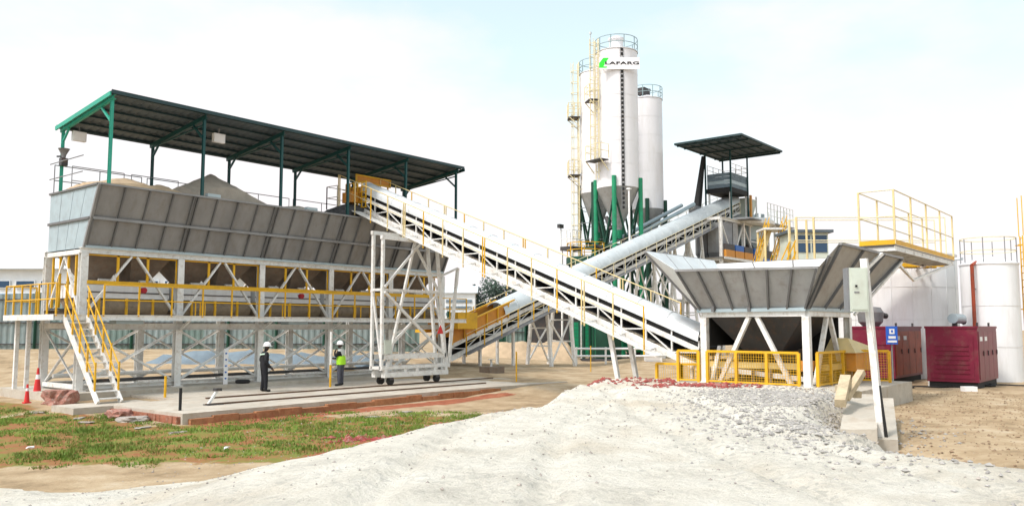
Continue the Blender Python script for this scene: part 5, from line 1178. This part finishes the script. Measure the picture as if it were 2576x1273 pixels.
sbox('wall', -8.6, -4.6, 104, 109, -.3, 6.6, 'wall_white', fb); add('roof', [site(-8.9, 103.7, 6.6), site(-4.3, 103.7, 6.6), site(-4.3, 109.3, 6.6), site(-8.9, 109.3, 6.6), site(-8.9, 106.5, 7.6), site(-4.3, 106.5, 7.6)], [(0, 1, 5, 4), (2, 3, 4, 5), (1, 2, 5), (3, 0, 4), (3, 2, 1, 0)], 'far_roof', fb)
for k in range(4): sbox('louvre', -8.2, -5.0, 103.9, 103.99, 3.0 + k * .8, 3.35 + k * .8, 'tarp_blue', fb)
def mound(name, label, x0, x1, d0, d1, h, m, cat, z0=.0):
    v = []; f = []; nx, ny = 40, 18
    for j in range(ny + 1):
        for i in range(nx + 1):
            u_, w_ = i / nx, j / ny; x = x0 + (x1 - x0) * u_; d = d0 + (d1 - d0) * w_
            e = min(1, (1 - abs(2 * w_ - 1)) * 1.2) * min(1, (1 - abs(2 * u_ - 1)) * 3.5)
            v.append(site(x, d, z0 - .3 + (h + .3) * e * (.88 + .3 * fnoise(x, d, .45)) + .05 * fnoise(x, d, 2) * e))
    for j in range(ny):
        for i in range(nx): a = j * (nx + 1) + i; f.append((a, a + 1, a + nx + 2, a + nx + 1))
    return tag(add(name, v, f, m, smooth=True), label, cat)
mound('tarpaulin_heap', 'long low stockpile under a blue grey tarpaulin behind the bins', -21, -5.5, 43.5, 47.0, .80, 'tarp_blue', 'stockpile', .15)
mound('sand_stockpile', 'tan sand stockpile behind the foot of the inclined conveyor', -3.2, 5.5, 62, 67, 1.3, 'sand_tan', 'stockpile', -.1)

# ------------------------------------------------------------------ small things on the site
def cone(label, x, d, h):
    z = surf(x, d) - .01; c = site(x, d, z); t = thing('traffic_cone', label, 'traffic cone', c, 'traffic cones by the bins'); r0 = h * .145
    box('base', c[0] - r0 * 1.25, c[0] + r0 * 1.25, c[1] - r0 * 1.25, c[1] + r0 * 1.25, z, z + .05, 'cone_red', t)
    P_ = lambda q: r0 * (1 - q) + .03 * q
    for q0, q1, m in ((0, .62, 'cone_red'), (.62, .78, 'sign_white'), (.78, 1, 'cone_red')): lathe('sleeve', (c[0], c[1], z + .05), [(P_(q0), h * q0), (P_(q1), h * q1)], m, t, 18)
cone('tall red traffic cone with a white band behind the rubble lump', -17.05, 30.3, 1.05); cone('red traffic cone at the edge of the grass beside the rubble lump', -16.6, 28.9, .6)
def rock(name, label, x, d, s, m, cat, group=None, sink=.3):
    rnd = random.Random(int(x * 100) * 7 + int(d * 100)); bm = bmesh.new(); bmesh.ops.create_icosphere(bm, subdivisions=3, radius=1)
    v = [p.co.copy() for p in bm.verts]; f = [tuple(q.index for q in p.verts) for p in bm.faces]; bm.free()
    z = surf(x, d); a = rnd.random() * 6.28; c = site(x, d, z + s[2] * (.5 - sink)); o = Vector((x * 3, d * 2, 0)); vv = []
    for p in v:
        k = .85 + .38 * noise.fractal(p * 1.1 + o, 1, 2, 3) + .22 * (noise.cell(p * 1.7 + o) - .5)
        q = Vector((max(-.8, min(.8, p.x * k)) * s[0] * 1.2, max(-.75, min(.75, p.y * k)) * s[1] * 1.2, max(-.5, min(.42, p.z * k * .7)) * s[2] * 1.3)); q.rotate(Matrix.Rotation(a, 3, 'Z')); vv.append(q + Vector(c))
    return tag(add(name, vv, f, m), label, cat, group)
rock('rubble_lump', 'large reddish concrete rubble lump at the corner of the bin pad', -15.35, 28.6, (.62, .5, .62), 'brick_rubble', 'rubble')
rock('rubble_lump', 'broken concrete lump in the grass beside the stair pad', -11.7, 25.2, (.5, .35, .32), 'brick_rubble', 'rubble')
rock('rubble_lump', 'pale flat concrete chunk in the grass near the stair pad', -10.9, 24.3, (.45, .35, .2), 'stone', 'rubble')
rnd = random.Random(5)
for x, d, lb in ((-13.2, 26.4, 'by the stair pad corner'), (-12.0, 23.9, 'beside the broken concrete lump'), (-10.0, 22.9, 'below the black marker post'), (-8.7, 22.0, 'out in the open grass'), (-12.7, 24.8, 'between the two concrete lumps and the cones'), (-4.2, 25.6, 'against the red slab edge'), (-14.6, 26.0, 'near the small red cone'), (-3.4, 27.1, 'at the grass end beside the sand ramp')):
    rock('broken_tile', 'small pale broken slab lying ' + lb, x, d, (.26, .12, .05), 'stone', 'slab', 'broken slabs in the grass', .1)
for x, d, lb in ((-6.4, 19.0, 'nearest the sand ramp'), (-10.9, 19.2, 'in open grass before the cones')): rock('litter_scrap', 'small white paper scrap lying ' + lb, x, d, (.09, .05, .05), 'sign_white', 'litter', 'litter in the grass', .1)
def post(name, label, p, h, w, m, cat='post'): return tag(beam(name, p, (p[0], p[1], p[2] + h), w, m, kind='o8'), label, cat)
post('marker_post', 'short black post on the corner of the concrete slab', (-.43, -7.72, -.16), .66, .09, 'rubber')
post('marker_post', 'short yellow post on the slab in front of the bins', (1.65, -3.0, -.16), .75, .09, 'yellow_paint')
yp = thing('gauge_post', 'yellow post with a white upper half beside the worker in the green vest', 'post', (8.55, -3.35, -.16))
tube('lower_post', (8.55, -3.35, -.16), (8.55, -3.35, .75), .045, 'yellow_paint', yp); tube('upper_post', (8.55, -3.35, .75), (8.55, -3.35, 2.1), .05, 'white_paint', yp)
wp = thing('measuring_board', 'white marked board standing upright under the bins', 'board', (5.55, -.45, 0)); box('board', 5.48, 5.66, -.47, -.43, 0, 1.42, 'sign_white', wp)
for k in range(5): box('mark', 5.52, 5.60, -.476, -.4705, .2 + k * .25, .26 + k * .25, 'blue_paint', wp)
post('marker_post', 'thin yellow rod at the far end of the track slab', (15.9, -7.2, -.16), 1.35, .07, 'yellow_paint')
post('marker_post', 'thin yellow rod in the sand before the silo legs', site(4.4, 47.0, -.25), 1.5, .06, 'yellow_paint')
rs = thing('rail_stop', 'bent steel stop bracket bolted at the end of the near rail', 'rail stop', (1.15, -6.85, -.15)); box('plate', .9, 1.45, -7.0, -6.7, -.15, -.12, 'dark_steel', rs); beam('strut', (1.0, -6.85, -.12), (1.3, -6.85, .3), .07, 'white_paint', rs); box('head', 1.2, 1.4, -6.95, -6.75, .28, .36, 'dark_steel', rs)
wt = thing('wheel_spare', 'loose black tyre lying on the pad below the bins', 'tyre', (6.3, -.5, 0))
v, f = [], []
for i in range(20):
    for j in range(8):
        a, b = i * math.pi / 10, j * math.pi / 4; v.append((6.3 + (.22 + .08 * math.cos(b)) * math.cos(a), -.55 + (.22 + .08 * math.cos(b)) * math.sin(a), .075 + .08 * math.sin(b)))
for i in range(20):
    for j in range(8): f.append((i * 8 + j, ((i + 1) % 20) * 8 + j, ((i + 1) % 20) * 8 + (j + 1) % 8, i * 8 + (j + 1) % 8))
add('tread', v, f, 'rubber', wt, smooth=True)
vb = thing('valve_stand', 'rusty valve block on the slab under the inclined conveyor foot', 'valve', (19.9, -2.2, -.2)); box('block', 19.4, 20.6, -2.6, -1.9, -.25, .25, 'hopper_rust', vb); tube('valve_stem', (20, -2.2, .25), (20, -2.2, .6), .06, 'white_paint', vb); tube('hand_wheel', (20, -2.2, .6), (20, -2.2, .63), .18, 'white_paint', vb, 14)

# ------------------------------------------------------------------ people
def person(label, loc, rz_, J, E, matf, extras):
    t = thing('person', label, 'person', loc, 'workers on the slab')
    names = list(J); me = bpy.data.meshes.new('body_src'); me.from_pydata([J[n][:3] for n in names], [(names.index(a), names.index(b)) for a, b in E], [])
    ob = bpy.data.objects.new('body_src', me); COL.objects.link(ob)
    ob.modifiers.new('skin', 'SKIN'); sub = ob.modifiers.new('sub', 'SUBSURF'); sub.levels = 2; sub.render_levels = 2
    if not me.skin_vertices: me.attributes.new
    for i, n in enumerate(names):
        sv = me.skin_vertices[0].data[i]; r = J[n][3]; sv.radius = r if isinstance(r, tuple) else (r, r); sv.use_root = (n == 'pelvis')
    bpy.context.view_layer.update()
    m2 = bpy.data.meshes.new_from_object(ob.evaluated_get(bpy.context.evaluated_depsgraph_get())); bpy.data.objects.remove(ob)
    segs = [(Vector(J[a][:3]), Vector(J[b][:3]), a, b) for a, b in E]
    mn = sorted({matf(a, b, 1.0) for _, _, a, b in segs} | set(extras.get('mats', [])))
    m2.materials.clear()
    for k in mn: m2.materials.append(MATS[k])
    for p in m2.polygons:
        best = None
        for a, b, na, nb in segs:
            d = b - a; q = max(0, min(1, (p.center - a).dot(d) / max(d.length_squared, 1e-6))); dd = (p.center - a - d * q).length
            if best is None or dd < best[0]: best = (dd, na, nb)
        p.material_index = mn.index(matf(best[1], best[2], p.center.z, p.center)); p.use_smooth = True
    M = Matrix.Rotation(rz_, 4, 'Z'); m2.transform(M); m2.name = 'body'
    link(bpy.data.objects.new('body', m2), t, loc)
    def tf(p): return tuple((M @ Vector(p)) + Vector(loc))
    return t, tf
def skel(sh, arms, lean=0., head=(0, .05)):
    J = {'pelvis': (0, 0, .97, (.185, .145)), 'spine': (0, lean * .3, 1.15, (.185, .15)), 'chest': (0, lean * .7, 1.36, (.20, .15)), 'neck': (0, lean, 1.515, .062), 'jaw': (head[0] * .6, lean + head[1] * .7, 1.60, (.072, .080)), 'head': (head[0], lean + head[1], 1.68, (.080, .092)), 'crown': (head[0], lean + head[1], 1.755, (.066, .078)), 'nose': (head[0] * 1.1, lean + head[1] + .105, 1.655, .016)}
    E = [('pelvis', 'spine'), ('spine', 'chest'), ('chest', 'neck'), ('neck', 'jaw'), ('jaw', 'head'), ('head', 'crown'), ('head', 'nose')]
    for s, sg in (('L', -1), ('R', 1)):
        e, w, h = arms[s]
        J['sh' + s] = (sg * .19, lean * .8, 1.435, .088); J['el' + s] = (*e, .068); J['wr' + s] = (*w, .036); J['hand' + s] = (*h, (.040, .022))
        E += [('chest', 'sh' + s), ('sh' + s, 'el' + s), ('el' + s, 'wr' + s), ('wr' + s, 'hand' + s)]
        d = (Vector(h) - Vector(w)).normalized(); o = d.orthogonal().normalized()
        for k, (q, l) in enumerate(((-.03, .07), (-.01, .085), (.011, .08), (.03, .06))):
            b = Vector(h) + d * .035 + o * q; J[f'f{k}a' + s] = (*b, .010); J[f'f{k}b' + s] = (*(b + d * l * .6 + Vector((0, .012, -.008))), .009); J[f'f{k}c' + s] = (*(b + d * l + Vector((0, .03, -.01))), .008)
            E += [('hand' + s, f'f{k}a' + s), (f'f{k}a' + s, f'f{k}b' + s), (f'f{k}b' + s, f'f{k}c' + s)]
        b = Vector(h) - o * .045; J['th' + s] = (*b, .012); J['tt' + s] = (*(b - o * .02 + d * .045), .010); E += [('hand' + s, 'th' + s), ('th' + s, 'tt' + s)]
        hx, kx, ax, kf = sh[s]
        J['hip' + s] = (sg * .105, 0, .90, .118); J['kn' + s] = (kx, kf, .50, .092); J['an' + s] = (ax[0], ax[1], .10, .070); J['heel' + s] = (ax[0], ax[1] - .03, .055, .05); J['toe' + s] = (ax[0] + sg * .02, ax[1] + .19, .045, (.048, .036))
        E += [('pelvis', 'hip' + s), ('hip' + s, 'kn' + s), ('kn' + s, 'an' + s), ('an' + s, 'heel' + s), ('heel' + s, 'toe' + s)]
    return J, E
def helmet(t, tf, c, r=.125):
    c = Vector(c); v, f = vlathe((0, 0, 0), [(r * 1.02, -.02), (r, .03), (r * .9, .085), (r * .62, .13), (r * .2, .152), (.004, .155)], 20)
    v = [tf((c.x + p[0], c.y + p[1] * 1.15, c.z + p[2])) for p in v]; add('helmet', v, f, 'helmet', t, smooth=True)
    b, f2 = vlathe((0, 0, 0), [(r * 1.18, -.022), (r * 1.18, -.010), (r * .98, -.004), (r * .98, -.022)], 20, caps=False)
    add('helmet_brim', [tf((c.x + p[0], c.y + p[1] * 1.15 + (.035 if p[1] > .05 else 0), c.z + p[2])) for p in b], f2, 'helmet', t)
legs = {'L': (0, -.11, (-.12, -.02), .03), 'R': (0, .11, (.13, .04), .04)}
J, E_ = skel(legs, {'L': ((-.27, -.06, 1.17), (-.24, .12, 1.0), (-.22, .19, .95)), 'R': ((.28, -.05, 1.17), (.30, .12, .97), (.29, .18, .90))}, .03, (.03, .06))
def m1(a, b, z, c=None):
    if a in ('jaw', 'head', 'crown') or b in ('head', 'crown', 'nose'): return 'skin'
    if a.startswith(('hand', 'f', 'th')) : return 'skin'
    if a.startswith(('an', 'heel')): return 'rubber'
    if a.startswith(('hip', 'kn')): return 'black_denim'
    return 'black_cloth'
PL1 = (5.35, -3.4, -.15)
facing1 = -R(50.8) - R(55)
t, tf = person('worker in black overalls and white helmet standing on the slab before the bins', PL1, facing1, J, E_, m1, {})
helmet(t, tf, (.03, .09, 1.73))
for z, r in ((1.40, (.225, .175)),):
    mb = MB(); pts = [tf((r[0] * math.cos(a), .02 + r[1] * math.sin(a), z + .03 * math.cos(a))) for a in [i * math.pi / 8 for i in range(17)]]
    for p, q in zip(pts[:-1], pts[1:]): mb.put(*vbeam(p, q, .02, .05))
    mb.build('reflective_band', 'reflective', t)
J, E_ = skel({'L': (0, -.11, (-.15, .0), .03), 'R': (0, .10, (.12, .0), .02)}, {'L': ((-.28, .10, 1.20), (-.12, .24, 1.38), (-.06, .22, 1.48)), 'R': ((.27, .10, 1.18), (.14, .30, 1.12), (.05, .33, 1.13))}, .0, (0, .05))
def m2_(a, b, z, c=None):
    if a in ('jaw', 'head', 'crown') or b in ('head', 'crown', 'nose'): return 'skin'
    if a.startswith(('hand', 'f', 'th', 'el', 'sh', 'wr')): return 'skin' if a.startswith(('hand', 'f', 'th')) else 'black_cloth'
    if a.startswith(('an', 'heel')): return 'rubber'
    if a.startswith(('hip', 'kn')) or b.startswith('hip'): return 'denim'
    if a in ('pelvis',) : return 'hi_vis'
    return 'white_cloth' if z > 1.26 else 'hi_vis'
PL2 = (9.32, -3.07, -.15)
facing2 = -R(50.8) + R(75)
t, tf = person('worker in a green high visibility vest and white helmet raising a hand to the chin', PL2, facing2, J, E_, m2_, {'mats': ['hi_vis', 'white_cloth']})
helmet(t, tf, (0, .06, 1.73))
v, f = vlathe((0, 0, 0), [(.245, .88), (.24, 1.0), (.23, 1.16), (.225, 1.23)], 18, caps=False)
add('vest', [tf((p[0], p[1] * .76, p[2])) for p in v], f, 'hi_vis', t, smooth=True)
add('bag', [tf(p) for p in vbox(.16, .24, .02, .14, .45, .80)[0]], BF, 'magenta', t)

# ------------------------------------------------------------------ grass, pebbles, rubble scatter
def grass():
    rnd = random.Random(11); v = []; f = []; n = 0
    while n < 44000:
        sx = rnd.uniform(-19, 1.5); d = rnd.uniform(15.6, 30); x, y, _ = site(sx, d)
        if x > -1.15 and y > -9.0: continue
        if -2.3 < x < .7 and y > -4.8: continue
        lim = max(toe(sx) + .1, 16.9 + .25 * max(0, sx + 8) + .9 * fnoise(sx, d, .7))
        if d > lim:
            k = fnoise(x, y, .8) + .7 * fnoise(x, y, 2.6)
            if d > 27.3 and sx > -14.0: continue
            if k < rnd.uniform(-.35, .4): continue
            z = ground_z(x, y); h = rnd.uniform(.02, .065) * (1 + max(0, k)); a = rnd.random() * 6.28; w = rnd.uniform(.006, .013) * 1.6
            dx, dy = math.cos(a) * w, math.sin(a) * w; lx, ly = rnd.gauss(0, .03), rnd.gauss(0, .03); i = len(v)
            v += [(x - dx, y - dy, z - .01), (x + dx, y + dy, z - .01), (x + lx, y + ly, z + h)]; f.append((i, i + 1, i + 2)); n += 1
    tag(add('grass', v, f, 'grass', origin=(0, 0, 0)), 'rough short grass patch before the concrete slab', 'grass', kind='stuff')
grass()
OCT = [(1, 0, 0), (0, 1, 0), (-1, 0, 0), (0, -1, 0), (0, 0, 1), (0, 0, -1)]; OF = [(0, 1, 4), (1, 2, 4), (2, 3, 4), (3, 0, 4), (1, 0, 5), (2, 1, 5), (3, 2, 5), (0, 3, 5)]
def scatter(name, label, cat, m, n, fn, s0, s1, seed):
    rnd = random.Random(seed); v = []; f = []
    for _ in range(n):
        sx, d = fn(rnd); x, y, _z = site(sx, d); z = surf(sx, d); s = rnd.uniform(s0, s1) * (.6 + .8 * rnd.random() ** 3); i = len(v); a = rnd.random() * 6.28
        for p in OCT:
            q = Vector((p[0] * s * rnd.uniform(.6, 1.3), p[1] * s * rnd.uniform(.6, 1.3), p[2] * s * rnd.uniform(.4, .8))); q.rotate(Matrix.Rotation(a, 3, 'Z')); v.append((x + q.x, y + q.y, z + q.z + s * .15))
        f += [tuple(i + k for k in t_) for t_ in OF]
    tag(add(name, v, f, m, origin=(0, 0, 0)), label, cat, kind='stuff')
scatter('gravel', 'grey gravel scattered on the ramp below the hopper', 'gravel', 'gravel_grey', 6500, lambda r: r.choice(((r.gauss(6.6, 1.1), r.gauss(20.0, 2.0)), (r.gauss(6.6, 1.1), r.gauss(20.3, 1.6)), (r.gauss(4.9, .9), r.gauss(14.5, 2.2)))), .014, .055, 21)
scatter('pebbles', 'loose pebbles scattered over the pale sand ramp', 'pebbles', 'stone', 5000, lambda r: (r.uniform(-7, 8), 8 + 20 * r.random() ** .7), .006, .03, 22)
scatter('brick_scatter', 'red brick rubble spread along the crest of the sand ramp', 'rubble', 'brick_scatter', 1500, lambda r: r.choice(((r.gauss(1.6, .6), r.gauss(25.6, .35)), (r.gauss(5.4, .8), r.gauss(24.0, .25)), (r.gauss(-2.9, .8), r.gauss(20.6, .3)), (r.uniform(-1, 5), r.gauss(26.3, .4)))), .03, .11, 23)
scatter('clods', 'small earth clods scattered over the tan ground by the generators', 'clods', 'clod', 4500, lambda r: (r.uniform(7.5, 17), 12 + 18 * r.random()), .010, .045, 24)
